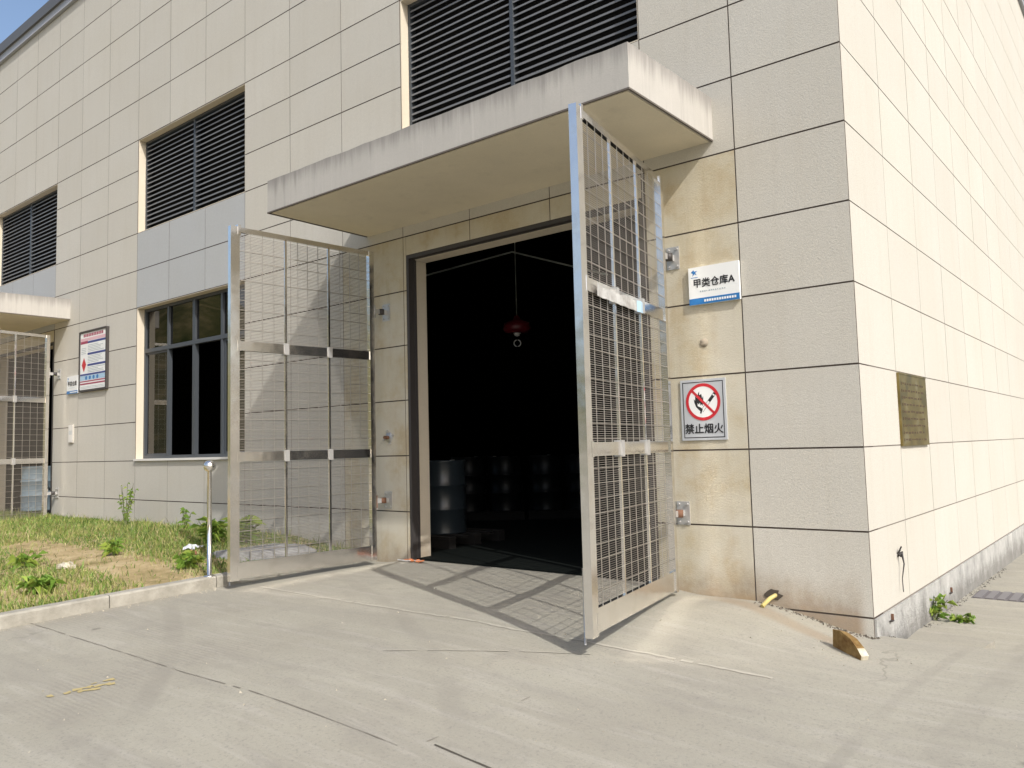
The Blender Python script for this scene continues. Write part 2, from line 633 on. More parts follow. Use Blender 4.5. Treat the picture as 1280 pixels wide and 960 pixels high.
gx = axis(-12, 6, 0.15, 1500)
gy = axis(-12, 15, 0.15, 1500)
verts = [tuple(W(x, y, gz(x, y))) for y in gy for x in gx]
nx = len(gx)
faces = [(j * nx + i, j * nx + i + 1, (j + 1) * nx + i + 1, (j + 1) * nx + i) for j in range(len(gy) - 1) for i in range(nx - 1)]
gm = bpy.data.meshes.new('ground')
gm.from_pydata(verts, [], faces)
gm.materials.append(GROUND)
gm.polygons.foreach_set('use_smooth', [True] * len(faces))
ground = link('ground', gm, kind='structure')


def strip(pts, width, name, m, lift=0.004, jitter=0.5, breaks=0.0, step=0.12):
    """thin worn strip lying on the paving along a polyline"""
    b = MB()
    P = []
    for (a, c) in zip(pts[:-1], pts[1:]):
        n = max(2, int(math.hypot(c[0] - a[0], c[1] - a[1]) / step))
        P += [(a[0] + (c[0] - a[0]) * k / n, a[1] + (c[1] - a[1]) * k / n) for k in range(n)]
    P.append(pts[-1])
    L, R = [], []
    off = 0
    for i, (x, y) in enumerate(P):
        q, r = P[max(0, i - 1)], P[min(len(P) - 1, i + 1)]
        d = Vector((r[0] - q[0], r[1] - q[1])).normalized()
        nrm = Vector((-d.y, d.x))
        off = 0.85 * off + random.uniform(-1, 1) * width * 0.5 * jitter
        wl, wr = width * (1 + random.uniform(-jitter, jitter)) / 2 / U, width * (1 + random.uniform(-jitter, jitter)) / 2 / U
        o = off / U
        for (lst, s) in ((L, wl + o), (R, -wr + o)):
            xx, yy = x + nrm.x * s, y + nrm.y * s
            p = W(xx, yy, gz(xx, yy))
            p.z += lift
            lst.append(p)
    for i in range(len(P) - 1):
        if random.random() < breaks:
            continue
        b.face([L[i], R[i], R[i + 1], L[i + 1]][::-1])
    return b.build(name, m, ground)


strip([(-1.70, -5.55), (3.0, -5.62)], 0.011, 'slab_line', JOINTD, jitter=0.3)
strip([(-9.0, -5.72), (-5.0, -5.78), (-1.9, -5.75)], 0.006, 'slab_line', JOINTM, jitter=0.8, breaks=0.06)
strip([(-1.78, -5.55), (-1.75, -4.3)], 0.007, 'slab_line', JOINTM, jitter=0.8, breaks=0.4)
strip([(-8.4, -2.66), (-3.2, -2.75), (-0.3, -2.35)], 0.03, 'slab_line', PALELINE, lift=0.003, jitter=0.35, breaks=0.06, step=0.06)  # thin pale line drawn across the yard past both gate leaves
strip([(-3.8, -4.2), (-2.0, -2.95)], 0.010, 'pale_streak', PALELINE, lift=0.005, jitter=0.4, breaks=0.15)  # narrower pale line slanting towards the foot of the right leaf
for k in range(5):
    strip([(-5.42 + random.uniform(-.1, .1), -6.95 + 0.09 * k), (-5.34 + random.uniform(-.1, .1), -6.5 + 0.07 * k)], 0.035, 'yellow_paint_mark', YPAINT, jitter=0.95, breaks=0.5, step=0.05)

# wooded slope across the yard: it stands behind the camera and shows in the window panes
def hill_mat():
    m = mat('hill_scrub', (0.12, 0.12, 0.05), 0.95, spec=0.1)
    t = NT(m)
    p = t.pos()
    t.color(t.ramp(t.noise(p, 0.25, 7, 0.7), [(0.35, (0.05, 0.065, 0.02)), (0.5, (0.13, 0.125, 0.05)), (0.66, (0.30, 0.24, 0.12))]))
    return m


hv, hf = [], []
NA, NR = 90, 14
for i in range(NA + 1):
    az = math.radians(165 + 150 * i / NA)
    for j in range(NR + 1):
        r = 52 + 6.0 * j
        h = 26 * smooth(0, 11, j) * (0.75 + 0.25 * math.sin(i * 0.33) + 0.08 * math.sin(i * 1.1)) + 1.2 * random.uniform(-1, 1) * (0 < j)
        hv.append((-4 + r * math.cos(az), -6 + r * math.sin(az), -0.6 + h * smooth(0, 5, i) * smooth(0, 5, NA - i)))
for i in range(NA):
    for j in range(NR):
        k = i * (NR + 1) + j
        hf.append((k, k + 1, k + NR + 2, k + NR + 1))
hm = bpy.data.meshes.new('hill')
hm.from_pydata(hv, [], hf)
hm.materials.append(hill_mat())
hm.polygons.foreach_set('use_smooth', [True] * len(hf))
link('hill', hm, kind='structure')

# ------------------------------------------------------------------ lawn and kerb
LX = -9.2


def lz(x, y):
    top = -1.775 - 0.028 * min(14.0, max(0.0, -y - 1.0))
    return top + (-1.60 - top) * smooth(-9.2, -11.5, x) * smooth(-5.5, -0.2, y) + 0.010 * smooth(-9.2, -10.2, x) * math.sin(2.1 * x + 1.3 * y)


lxs = list(np.arange(-40, -26, 1.0)) + list(np.arange(-26, LX + 0.01, 0.14)) + [LX]
lys = list(np.arange(-16, -8, 0.5)) + list(np.arange(-8, 0.01, 0.14)) + [0.02]
verts = [tuple(W(x, y, lz(x, y) + 0.012 * random.uniform(-1, 1))) for y in lys for x in lxs]
nx = len(lxs)
faces = [(j * nx + i, j * nx + i + 1, (j + 1) * nx + i + 1, (j + 1) * nx + i) for j in range(len(lys) - 1) for i in range(nx - 1)]
lm = bpy.data.meshes.new('lawn')
lm.from_pydata(verts, [], faces)
lm.materials.append(SOIL)
lm.polygons.foreach_set('use_smooth', [True] * len(faces))
link('lawn', lm, kind='structure')

kerb = bpy.data.objects.new('kerb', None)
COL.objects.link(kerb)
kerb['kind'] = 'structure'
yy = -13.0
while yy < -0.15:
    y2 = min(yy + 1.66, -0.06)
    b = MB()
    a0, a1 = gz(-9.0, yy), gz(-9.0, y2)
    top = 0.18
    g = 0.008
    pr = [(-9.0, -0.3), (-9.0, top - 0.025), (-9.025, top), (-9.21, top), (-9.21, -0.3)]
    r0 = [W(x, yy + g, a0 + z) for x, z in pr]
    r1 = [W(x, y2 - g, a1 + z) for x, z in pr]
    for i in range(len(pr) - 1):
        b.face([r0[i], r1[i], r1[i + 1], r0[i + 1]][::-1])
    b.face(r0[::-1])
    b.face(r1)
    b.build('kerb_stone', KERB, kerb)
    yy = y2


# grass blades, one mesh; bare sandy patches stay open
def make_grass(n):
    x = rng.uniform(-27, LX - 0.02, n * 2)
    y = -rng.uniform(0, 1, n * 2) ** 1.15 * 7.6 - 0.03

    def fbm(x, y):
        v = 0
        for i, (f, a) in enumerate(((0.7, 1.0), (1.6, 0.6), (3.4, 0.4))):
            v = v + a * np.sin(f * x + 1.7 * i + 1.3 * np.sin(f * 0.8 * y + i)) * np.cos(f * 1.1 * y - 0.6 * i + 0.9 * np.sin(f * 0.7 * x))
        return v
    f = fbm(x, y)
    bare = np.exp(-((y + 3.4 + 0.07 * (x + 12)) / 0.55) ** 2) * (x > -17) * 1.5 + (f > 0.75) * 0.7
    near = np.clip((y + 1.6) / 1.6, 0, 1) * 0.5
    keep = rng.uniform(0, 1, n * 2) < np.clip(0.95 - bare * 0.95 + near * 0.3, 0.05, 1)
    x, y, f = x[keep][:n], y[keep][:n], f[keep][:n]
    n = len(x)
    z = np.array([lz(a, c) for a, c in zip(x, y)])
    base = np.stack([x * U, y * U, z * U + Z0 - 0.012], -1)
    hgt = rng.uniform(0.03, 0.105, n) * (1 + 0.35 * f) + (rng.uniform(0, 1, n) < 0.05) * rng.uniform(0.04, 0.16, n)
    hgt = np.clip(hgt * 0.66, 0.018, 0.2)
    ang = rng.uniform(0, 2 * np.pi, n)
    lean = rng.uniform(0.15, 0.9, n) * hgt
    wd = rng.uniform(0.0025, 0.006, n)
    a2 = rng.uniform(0, 2 * np.pi, n)
    d = np.stack([np.cos(ang), np.sin(ang), 0 * ang], -1)
    s = np.stack([np.cos(a2), np.sin(a2), 0 * ang], -1) * wd[:, None]
    upz = np.array([0, 0, 1.0])
    mid = base + d * (lean * 0.35)[:, None] + upz * (hgt * 0.6)[:, None]
    tip = base + d * lean[:, None] + upz * hgt[:, None]
    V = np.stack([base - s, base + s, mid + s * 0.8, mid - s * 0.8, tip], 1).reshape(-1, 3)
    k = np.arange(n) * 5
    me = bpy.data.meshes.new('grass')
    me.vertices.add(len(V))
    me.vertices.foreach_set('co', V.ravel())
    q = np.stack([k, k + 1, k + 2, k + 3], -1)
    tr = np.stack([k + 3, k + 2, k + 4], -1)
    loops = np.concatenate([q.ravel(), tr.ravel()])
    me.loops.add(len(loops))
    me.loops.foreach_set('vertex_index', loops)
    me.polygons.add(2 * n)
    me.polygons.foreach_set('loop_start', np.concatenate([np.arange(n) * 4, 4 * n + np.arange(n) * 3]))
    me.polygons.foreach_set('loop_total', np.concatenate([np.full(n, 4), np.full(n, 3)]))
    u = rng.uniform(0, 1, n) + 0.18 * f
    mi = np.where(u < 0.25, 3, np.where(u < 0.62, 0, np.where(u < 0.93, 1, 2)))
    dry = rng.uniform(0, 1, n) < np.clip(0.10 + 0.18 * np.exp(-((y + 3.4) / 1.2) ** 2), 0, 0.6)
    mi = np.where(dry, 2, mi)
    me.polygons.foreach_set('material_index', np.concatenate([mi, mi]).astype(np.int32))
    for m in GRASSM:
        me.materials.append(m)
    me.update(calc_edges=True)
    me.validate()
    return link('grass', me, kind='stuff')


make_grass(150000)

# ------------------------------------------------------------------ the warehouse
house = thing('warehouse', 'cream panelled warehouse building with louvred windows and concrete door canopies', 'building')
BAY = -20.35
XC = [0, -1.42, -2.8, -4.5, -6.2, -7.85, -9.57, -11.28, -12.98, -14.65, -16.34, -18.0, -19.72, -21.45, -23.15, -24.85, -26.55, -28.2, -29.9, -31.6, -33.3]
ZR = [-2.6, -2, -1, 0, 1, 2, 3, 4, 5, 6, 6.86, 7.7, 8.54, 9.65, 10.73, 11.8, 12.88, 13.95]
DOORS = [(-7.78, -2.85, -3.0, 3.64), (-7.78 + BAY, -2.85 + BAY, -3.0, 3.64)]
LOUV = [(-7.85, -2.8, 6.0, 8.54), (-18.0, -12.98, 6.0, 8.54), (-28.2, -23.15, 6.0, 8.54)]
WIN = [(-18.0, -12.98, 0.03, 4.0)]
OPEN = DOORS + LOUV + WIN


def subtract(rects, holes):
    for (hx0, hx1, hz0, hz1) in holes:
        out = []
        for (x0, x1, z0, z1) in rects:
            if hx0 >= x1 - 1e-6 or hx1 <= x0 + 1e-6 or hz0 >= z1 - 1e-6 or hz1 <= z0 + 1e-6:
                out.append((x0, x1, z0, z1))
                continue
            if hx0 > x0 + 1e-6:
                out.append((x0, hx0, z0, z1))
            if hx1 < x1 - 1e-6:
                out.append((hx1, x1, z0, z1))
            a, c = max(x0, hx0), min(x1, hx1)
            if hz0 > z0 + 1e-6:
                out.append((a, c, z0, hz0))
            if hz1 < z1 - 1e-6:
                out.append((a, c, hz1, z1))
        rects = out
    return rects


WALLT = 0.42
XL = -33.3
fb = MB()
for (x0, x1, z0, z1) in subtract([(XL, -0.0055, -3.0, 13.95)], OPEN):
    fb.box(W(x0, 0.0055, z0), W(x1, WALLT, z1))
front = fb.build('front_wall', GROUT, house)
side = MB().box(W(-WALLT, WALLT, -3.2), W(-0.0055, 40, 13.95)).build('side_wall', GROUTS, house)

# clad both walls with panels; gap 6 mm each side of a joint, the nearest 300 singly, the rest joined
PT = 0.02 * U
panels = []
GV, GH = 0.0038, 0.0055
for i in range(len(XC) - 1):
    for j in range(len(ZR) - 1):
        for (x0, x1, z0, z1) in subtract([(XC[i + 1], XC[i], ZR[j], ZR[j + 1])], OPEN):
            if x1 - x0 < 0.06 or z1 - z0 < 0.06:
                continue
            grey = (4 <= (z0 + z1) / 2 <= 6) and any(a - 0.1 < (x0 + x1) / 2 < b + 0.1 for a, b, _, _ in LOUV[1:])
            a = W(x0, 0, z0)
            c = W(x1, 0, z1)
            gl = 0 if x0 == XL else GV
            gr = 0 if x1 == 0 else GV
            kind_ = 1 if grey else 0
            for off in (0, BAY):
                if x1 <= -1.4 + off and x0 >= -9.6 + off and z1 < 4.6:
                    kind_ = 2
            if x1 < -3:
                gl, gr = min(gl, 0.0023), min(gr, 0.0023)
            panels.append(('f', a.x + gl, c.x - gr, a.z + GH, c.z - GH, kind_))
SY = [0.02 + 1.68 * k for k in range(24)]
for i in range(len(SY) - 1):
    for j in range(len(ZR) - 1):
        a = W(0, SY[i], ZR[j])
        c = W(0, SY[i + 1], ZR[j + 1])
        if ZR[j] < -2:
            continue
        panels.append(('s', a.y + (0 if i == 0 else GV * 0.75), c.y - GV * 0.75, a.z + GH * 0.7, c.z - GH * 0.7, 0))


def px_size(p):
    w, a, c, z0, z1, g = p
    ctr = Vector(((a + c) / 2, 0, (z0 + z1) / 2)) if w == 'f' else Vector((0, (a + c) / 2, (z0 + z1) / 2))
    d = ctr - cpos
    zz = d.dot(fw)
    if zz < 0.1:
        return 0
    xx, yy = 504 * d.dot(r2) / zz * 2, 504 * d.dot(u2) / zz * 2
    if abs(xx) > 780 or abs(yy) > 620:
        return 0.001 / zz
    nrm = Vector((0, -1, 0)) if w == 'f' else Vector((1, 0, 0))
    return (c - a) * (z1 - z0) * abs(d.normalized().dot(nrm)) / zz ** 2


panels.sort(key=px_size, reverse=True)
pcache = {}


def panel_mesh(w, dx, dz, grey):
    key = (w, round(dx, 3), round(dz, 3), grey)
    if key not in pcache:
        b = MB()
        e = 0.0009
        if w == 'f':
            o = [(-dx / 2, 0, -dz / 2), (dx / 2, 0, -dz / 2), (dx / 2, 0, dz / 2), (-dx / 2, 0, dz / 2)]
            fr = [(-dx / 2 + e, -e, -dz / 2 + e), (dx / 2 - e, -e, -dz / 2 + e), (dx / 2 - e, -e, dz / 2 - e), (-dx / 2 + e, -e, dz / 2 - e)]
            bk = [(x, PT, z) for x, _, z in o]
        else:
            o = [(0, -dx / 2, -dz / 2), (0, dx / 2, -dz / 2), (0, dx / 2, dz / 2), (0, -dx / 2, dz / 2)]
            fr = [(e, -dx / 2 + e, -dz / 2 + e), (e, dx / 2 - e, -dz / 2 + e), (e, dx / 2 - e, dz / 2 - e), (e, -dx / 2 + e, dz / 2 - e)]
            bk = [(-PT, y, z) for _, y, z in o]
        b.face(fr)
        for k in range(4):
            k2 = (k + 1) % 4
            b.face([o[k], o[k2], fr[k2], fr[k]], 1)
            b.face([bk[k], bk[k2], o[k2], o[k]], 1)
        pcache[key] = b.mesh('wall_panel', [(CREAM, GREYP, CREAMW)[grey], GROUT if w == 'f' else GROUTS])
    return pcache[key]


rest = {'f': MB(), 's': MB()}
for n, (w, a, c, z0, z1, grey) in enumerate(panels):
    ctr = ((a + c) / 2, 0.0009, (z0 + z1) / 2) if w == 'f' else (-0.0009, (a + c) / 2, (z0 + z1) / 2)
    if n < 300:
        o = link('wall_panel', panel_mesh(w, c - a, z1 - z0, grey), front if w == 'f' else side, ctr)
        t = random.uniform(-1, 1) * 0.0012
        o.rotation_euler = (random.uniform(-1, 1) * 0.0012, random.uniform(-1, 1) * 0.0006, t)
    elif w == 'f':
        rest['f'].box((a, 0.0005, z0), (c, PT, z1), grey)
    else:
        rest['s'].box((-PT, a, z0), (-0.0005, c, z1))
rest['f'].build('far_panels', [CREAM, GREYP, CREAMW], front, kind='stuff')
rest['s'].build('far_panels', CREAM, side, kind='stuff')

# rough plinth under the side wall
pb = MB()
N = 60
ys = [0.03 + (34 - 0.03) * (k / N) ** 1.6 for k in range(N + 1)]
for k in range(N):
    y0, y1 = ys[k], ys[k + 1]
    a, c = W(0, y0, -2.018), W(0, y1, -2.018)
    j0, j1 = 0.012 + 0.004 * math.sin(7 * y0), 0.012 + 0.004 * math.sin(7 * y1)
    bt = W(0, 0, -3.2).z
    pb.face([(j0, a.y, bt), (j1, c.y, bt), (j1, c.y, a.z), (j0, a.y, a.z)])
    pb.face([(j0, a.y, a.z), (j1, c.y, a.z), (-0.02, c.y, a.z), (-0.02, a.y, a.z)])
pb.face([(0.012, W(0, .03, 0).y, bt), (0.012, W(0, .03, 0).y, a.z), (-0.02, W(0, .03, 0).y, a.z), (-0.02, W(0, .03, 0).y, bt)])
pb.build('plinth', PLINTH, house)

# roof, coping
rb = MB().box(W(XL, 0.02, 13.95), W(-0.02, 40, 14.05))
rb.build('roof', COPING, house)
cb = MB()
cb.box(W(XL, -0.10, 13.951), W(0.10, 0.3, 14.18), 1)
cb.box(W(XL, -0.17, 14.18), W(0.17, 0.3, 14.52), 0)
cb.build('coping', [COPING, COPING2], house)
cb = MB()
cb.box(W(-0.3, 0.301, 13.951), W(0.10, 40, 14.18), 1)
cb.box(W(-0.3, 0.301, 14.18), W(0.17, 40, 14.52), 0)
cb.build('coping', [COPING, COPING2], house)

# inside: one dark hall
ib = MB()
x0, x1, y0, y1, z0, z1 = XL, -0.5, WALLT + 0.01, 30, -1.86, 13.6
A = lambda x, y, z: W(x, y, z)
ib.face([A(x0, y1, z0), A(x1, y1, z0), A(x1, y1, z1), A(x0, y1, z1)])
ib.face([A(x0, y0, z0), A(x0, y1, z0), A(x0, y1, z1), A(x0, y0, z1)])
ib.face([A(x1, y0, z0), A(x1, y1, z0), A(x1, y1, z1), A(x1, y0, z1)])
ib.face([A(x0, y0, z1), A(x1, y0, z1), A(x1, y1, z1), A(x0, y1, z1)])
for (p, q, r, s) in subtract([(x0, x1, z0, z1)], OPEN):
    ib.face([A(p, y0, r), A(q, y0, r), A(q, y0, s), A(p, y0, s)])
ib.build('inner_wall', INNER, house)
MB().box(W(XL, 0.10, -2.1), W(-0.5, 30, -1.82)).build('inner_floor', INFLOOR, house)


def canopy(dx):
    b = MB()
    x0, x1, y0, z0, z1 = -8.85 + dx, -1.72 + dx, -2.2, 4.2, 4.75
    n = 40
    # faces with a slightly uneven cast top edge
    jit = [0.003 * math.sin(5.1 * k) + 0.006 * random.uniform(-1, 1) for k in range(n + 1)]
    xs = [x0 + (x1 - x0) * k / n for k in range(n + 1)]
    for k in range(n):
        a, c = xs[k], xs[k + 1]
        b.face([W(a, y0, z0), W(c, y0, z0), W(c, y0, z1 + jit[k + 1]), W(a, y0, z1 + jit[k])], 0)
        b.face([W(a, y0, z1 + jit[k]), W(c, y0, z1 + jit[k + 1]), W(c, 0.01, z1 + 0.05), W(a, 0.01, z1 + 0.05)], 0)
    for x, s, j in ((x0, 1, jit[0]), (x1, 0, jit[-1])):
        q = [W(x, y0, z0), W(x, 0.01, z0), W(x, 0.01, z1 + 0.05), W(x, y0, z1 + j)]
        b.face(q[::-1] if s else q, 0)
    b.face([W(x0, y0, z0), W(x0, 0.01, z0), W(x1, 0.01, z0), W(x1, y0, z0)], 0)
    o = b.build('door_canopy', CANOPY, house)
    e = MB()
    e.box(W(x0 - 0.004, y0 - 0.006, z0 - 0.016), W(x1 + 0.004, y0 + 0.02, z0 + 0.006)).box(W(x0 - 0.004, y0 + 0.02, z0 - 0.016), W(x0 + 0.02, -0.003, z0 + 0.006)).box(W(x1 - 0.02, y0 + 0.02, z0 - 0.016), W(x1 + 0.004, -0.003, z0 + 0.006))
    e.build('drip_edge', GRIME, o)
    s = MB().box(W(x0 + 0.05, y0 + 0.05, z0 - 0.012), W(x1 - 0.05, -0.003, z0 - 0.001))
    s.build('soffit', SOFFIT, o)
    return o


canopy(0)
canopy(BAY)


def louvre(op):
    x0, x1, z0, z1 = op
    P = W(x0, 0, z0)
    Q = W(x1, 0, z1)
    w, h = Q.x - P.x, Q.z - P.z
    rc = 0.115
    r = MB()
    t = 0.012
    r.box((P.x, 0.006, P.z), (P.x + t, 0.24, Q.z)).box((Q.x - t, 0.006, P.z), (Q.x, 0.24, Q.z))
    r.box((P.x + t, 0.006, Q.z - t), (Q.x - t, 0.24, Q.z)).box((P.x + t, 0.006, P.z), (Q.x - t, 0.24, P.z + t))
    root = r.build('louvre_window', REVEAL, house)
    f = MB()
    fx0, fx1, fz0, fz1 = P.x + t, Q.x - t, P.z + t, Q.z - t
    fwid = 0.035
    f.box((fx0, rc, fz0), (fx0 + fwid, rc + 0.09, fz1)).box((fx1 - fwid, rc, fz0), (fx1, rc + 0.09, fz1))
    f.box((fx0 + fwid, rc + .002, fz0), (fx1 - fwid, rc + 0.09, fz0 + fwid)).box((fx0 + fwid, rc + .002, fz1 - fwid), (fx1 - fwid, rc + 0.09, fz1))
    f.build('frame', ALU, root)
    xm = (fx0 + fx1) / 2
    MB().box((xm - 0.02, rc - 0.004, fz0 + fwid), (xm + 0.02, rc + 0.085, fz1 - fwid)).build('mullion', ALU, root)
    MB().box((fx0, rc + 0.091, fz0), (fx1, rc + 0.1, fz1)).build('backing', LOUVREBACK, root)
    N = 19
    pitch = (fz1 - fz0 - 2 * fwid) / N
    half = xm - 0.02 - fx0 - fwid
    sm = MB()
    # bent blade: lip, slope, back flange
    pr = [(0.006, -0.022), (0.006, -0.004), (0.062, 0.036), (0.066, 0.033), (0.012, -0.006), (0.012, -0.022)]
    a = [(-half / 2, y, z) for y, z in pr]
    c = [(half / 2, y, z) for y, z in pr]
    for k in range(6):
        k2 = (k + 1) % 6
        sm.face([a[k], c[k], c[k2], a[k2]])
    me = sm.mesh('slat', LOUVRE)
    for k in range(N):
        z = fz0 + fwid + pitch * (k + 0.42)
        for xc in (fx0 + fwid + half / 2, fx1 - fwid - half / 2):
            o = link('slat', me, root, (xc, rc + random.uniform(-.001, .001), z))
            o.rotation_euler = (random.uniform(-.03, .03), random.uniform(-.0012, .0012), 0)
    return root


for op in LOUV:
    louvre(op)


def window(op):
    x0, x1, z0, z1 = op
    P, Q = W(x0, 0, z0), W(x1, 0, z1)
    t = 0.012
    r = MB()
    r.box((P.x, 0.006, P.z), (P.x + t, 0.24, Q.z)).box((Q.x - t, 0.006, P.z), (Q.x, 0.24, Q.z)).box((P.x + t, 0.006, Q.z - t), (Q.x - t, 0.24, Q.z))
    root = r.build('window', REVEAL, house)
    MB().box((P.x + t, -0.035, P.z - 0.02), (Q.x - t, 0.23, P.z + 0.012)).build('sill', SILLW, root)
    rc = 0.12
    fx0, fx1, fz0, fz1 = P.x + t, Q.x - t, P.z + 0.013, Q.z - t
    fr = MB()
    f = 0.045
    fr.box((fx0, rc, fz0), (fx0 + f, rc + 0.07, fz1)).box((fx1 - f, rc, fz0), (fx1, rc + 0.07, fz1))
    fr.box((fx0 + f, rc + .002, fz0), (fx1 - f, rc + 0.07, fz0 + f)).box((fx0 + f, rc + .002, fz1 - f), (fx1 - f, rc + 0.07, fz1))
    fr.build('frame', ALU, root)
    zt = W(0, 0, 2.86).z
    MB().box((fx0 + f, rc - 0.006, zt - 0.03), (fx1 - f, rc + 0.066, zt + 0.03)).build('transom', ALU, root)
    wl = (fx1 - fx0) / 4
    for k in (1, 2, 3):
        xm = fx0 + wl * k
        wd = 0.035 if k == 2 else 0.022
        MB().box((xm - wd, rc - 0.003, fz0 + f), (xm + wd, rc + 0.06, zt - 0.03)).build('mullion', ALU, root)
        MB().box((xm - wd, rc - 0.003, zt + 0.03), (xm + wd, rc + 0.06, fz1 - f)).build('mullion', ALU, root)
    for k in range(4):
        a, c = fx0 + wl * k, fx0 + wl * (k + 1)
        for (b0, b1, depth) in ((fz0 + f, zt - 0.03, 0.03 if k in (0, 3) else 0.045), (zt + 0.03, fz1 - f, 0.03)):
            if b1 < zt and k in (1, 2):
                continue        # the two middle sashes are slid open
            yg = rc + depth
            MB().box((a + 0.02, yg, b0), (c - 0.02, yg + 0.005, b1)).build('pane', GLASS, root)
            if b1 < zt:
                sb = MB()
                s = 0.03
                sb.box((a + 0.022, yg - 0.012, b0), (a + 0.022 + s + 0.02, yg + 0.02, b1)).box((c - 0.022 - s, yg - 0.012, b0), (c - 0.022, yg + 0.02, b1))
                sb.box((a + 0.07, yg - 0.011, b0), (c - 0.05, yg + 0.019, b0 + s)).box((a + 0.07, yg - 0.011, b1 - s), (c - 0.05, yg + 0.019, b1))
                sb.build('sash', ALU, root)
    return root


window(WIN[0])


def doorway(dx):
    x0, x1, z1 = -7.78 + dx, -2.85 + dx, 3.64
    zb = -1.95
    d = 0.14
    r = MB()
    r.box(W(x0, 0.004, zb), W(x0 + 0.06, d, z1)).box(W(x1 - 0.06, 0.004, zb), W(x1, d, z1)).box(W(x0 + 0.06, 0.004, z1 - 0.06), W(x1 - 0.06, d, z1))
    r.box(W(x0 + 0.06, d, zb), W(x0 + 0.09, d + 0.03, z1 - 0.06))
    root = r.build('door_frame', DARKSTEEL, house)
    j = MB()
    j.box(W(x0 + 0.003, d + 0.002, zb), W(x0 + 0.07, WALLT + 0.02, z1 - 0.063)).box(W(x1 - 0.07, d + 0.002, zb), W(x1 - 0.003, WALLT + 0.02, z1 - 0.063))
    j.box(W(x0 + 0.07, d + 0.002, z1 - 0.07), W(x1 - 0.07, WALLT + 0.02, z1 - 0.003))
    j.build('door_jamb', REVEAL, root)


doorway(0)
doorway(BAY)


# ------------------------------------------------------------------ steel mesh gates
def gate(hx, hy, fx, fy, label, dropbolt=True):
    H, F = W(hx, hy, -1.86), W(fx, fy, -1.86)
    d = F - H
    L = d.length
    ang = math.atan2(d.y, d.x)
    root = thing('mesh_gate', label, 'gate', H, ang, 'stainless steel mesh gate leaves')
    T = 5.62 * U           # height
    pw, pt = 0.092, 0.055
    half = pt / 2

    def part(name, x0, x1, z0, z1, th, m=STEEL, off=0.0):
        return MB().box((x0, -th / 2 + off, z0), (x1, th / 2 + off, z1)).build(name, m, root)
    part('post', 0.0, 0.06, 0, T, pt)
    part('post', L - pw, L, 0, T, pt)
    part('top_rail', 0.06, L - pw, T - 0.05, T - 0.001, pt - 0.022)
    part('bottom_rail', 0.06, L - pw, 0.012, 0.165, pt - 0.022)
    z1, z2 = (0.06 + 1.86) * U, (1.83 + 1.86) * U
    part('middle_rail', 0.06, L - pw, z1 - 0.045, z1 + 0.045, pt - 0.022)
    part('middle_rail', 0.06, L - pw, z2 - 0.045, z2 + 0.045, pt - 0.022)
    xa, xb = 0.06 + (L - pw - 0.06) / 3, 0.06 + 2 * (L - pw - 0.06) / 3
    for x in (xa, xb):
        for (a, c) in ((0.165, z1 - 0.045), (z1 + 0.045, z2 - 0.045), (z2 + 0.045, T - 0.05)):
            part('upright', x - 0.011, x + 0.011, a, c, 0.018)
    # coarse welded grid
    g = MB()
    bays = [(0.06, xa - 0.013), (xa + 0.013, xb - 0.013), (xb + 0.013, L - pw)]
    for (a, c) in bays:
        for k in range(1, 4):
            x = a + (c - a) * k / 4 + random.uniform(-.004, .004)
            g.bar((x, 0.006, 0.165), (x + random.uniform(-.003, .003), 0.006, T - 0.05), 0.005, 0.005, (0, 1, 0))
    z = 0.165
    while z < T - 0.08:
        z += 0.096
        for (a, c) in bays:
            e = random.uniform(-.003, .003)
            g.bar((a, 0.002, z + e), (c, 0.002, z - e), 0.0042, 0.0042)
    g.build('wire_grid', WIRE, root, kind='stuff')
    # fine screen behind the grid
    s = MB()

    def flat(p, q, w, axis):
        if axis == 'x':
            s.face([(p[0], p[1], p[2] - w), (q[0], q[1], q[2] - w), (q[0], q[1], q[2] + w), (p[0], p[1], p[2] + w)])
        else:
            s.face([(p[0] - w, p[1], p[2]), (p[0] + w, p[1], p[2]), (q[0] + w, q[1], q[2]), (q[0] - w, q[1], q[2])])
    pit = 0.0145
    yq = -0.006
    n = int((T - 0.05 - 0.165) / pit)
    for k in range(1, n):
        zz = 0.165 + k * pit
        flat((0.06, yq, zz), (L - pw, yq, zz), 0.0020, 'x')
    s.build('fine_screen', SCREEN, root, kind='stuff')
    # weld plates where rails meet the free post, hinge straps, drop bolt
    for zc in (z1, z2, 0.09, T - 0.03):
        part('weld_plate', L - pw - 0.012, L - pw + 0.02, zc - 0.05, zc + 0.05, pt + 0.006)
    for zc in (z1, z2):
        for x in (xa, xb):
            MB().box((x - 0.024, -pt / 2 - 0.003, zc - 0.056), (x + 0.024, pt / 2 + 0.003, zc + 0.056)).build('weld_plate', GALV, root)
    for zc in ((-0.85 + 1.86) * U, (2.68 + 1.86) * U):
        b = MB()
        b.tube([(-0.014, 0, zc - 0.06), (-0.014, 0, zc + 0.06)], 0.014, 10)
        b.build('hinge_barrel', GALV, root)
    if dropbolt:
        MB().tube([(L - 0.03, -half - 0.012, -0.045), (L - 0.03, -half - 0.012, 0.42)], 0.008, 8).build('drop_bolt', GALV, root)
    return root


gate_r = gate(-2.40, -0.30, -1.885, -3.13, 'right mesh gate leaf of the open doorway, torn pale strip on its upper rail')
gate_l = gate(-8.36, -0.30, -8.62, -3.06, 'left mesh gate leaf of the open doorway, standing beside the ball topped bollard')
gate_f = copy_tree(gate_r)
gate_f.location = gate_r.location + Vector((BAY * U, 0, 0))
tag(gate_f, 'mesh gate leaf of the farther doorway, rising behind the grass at the left edge', 'gate')
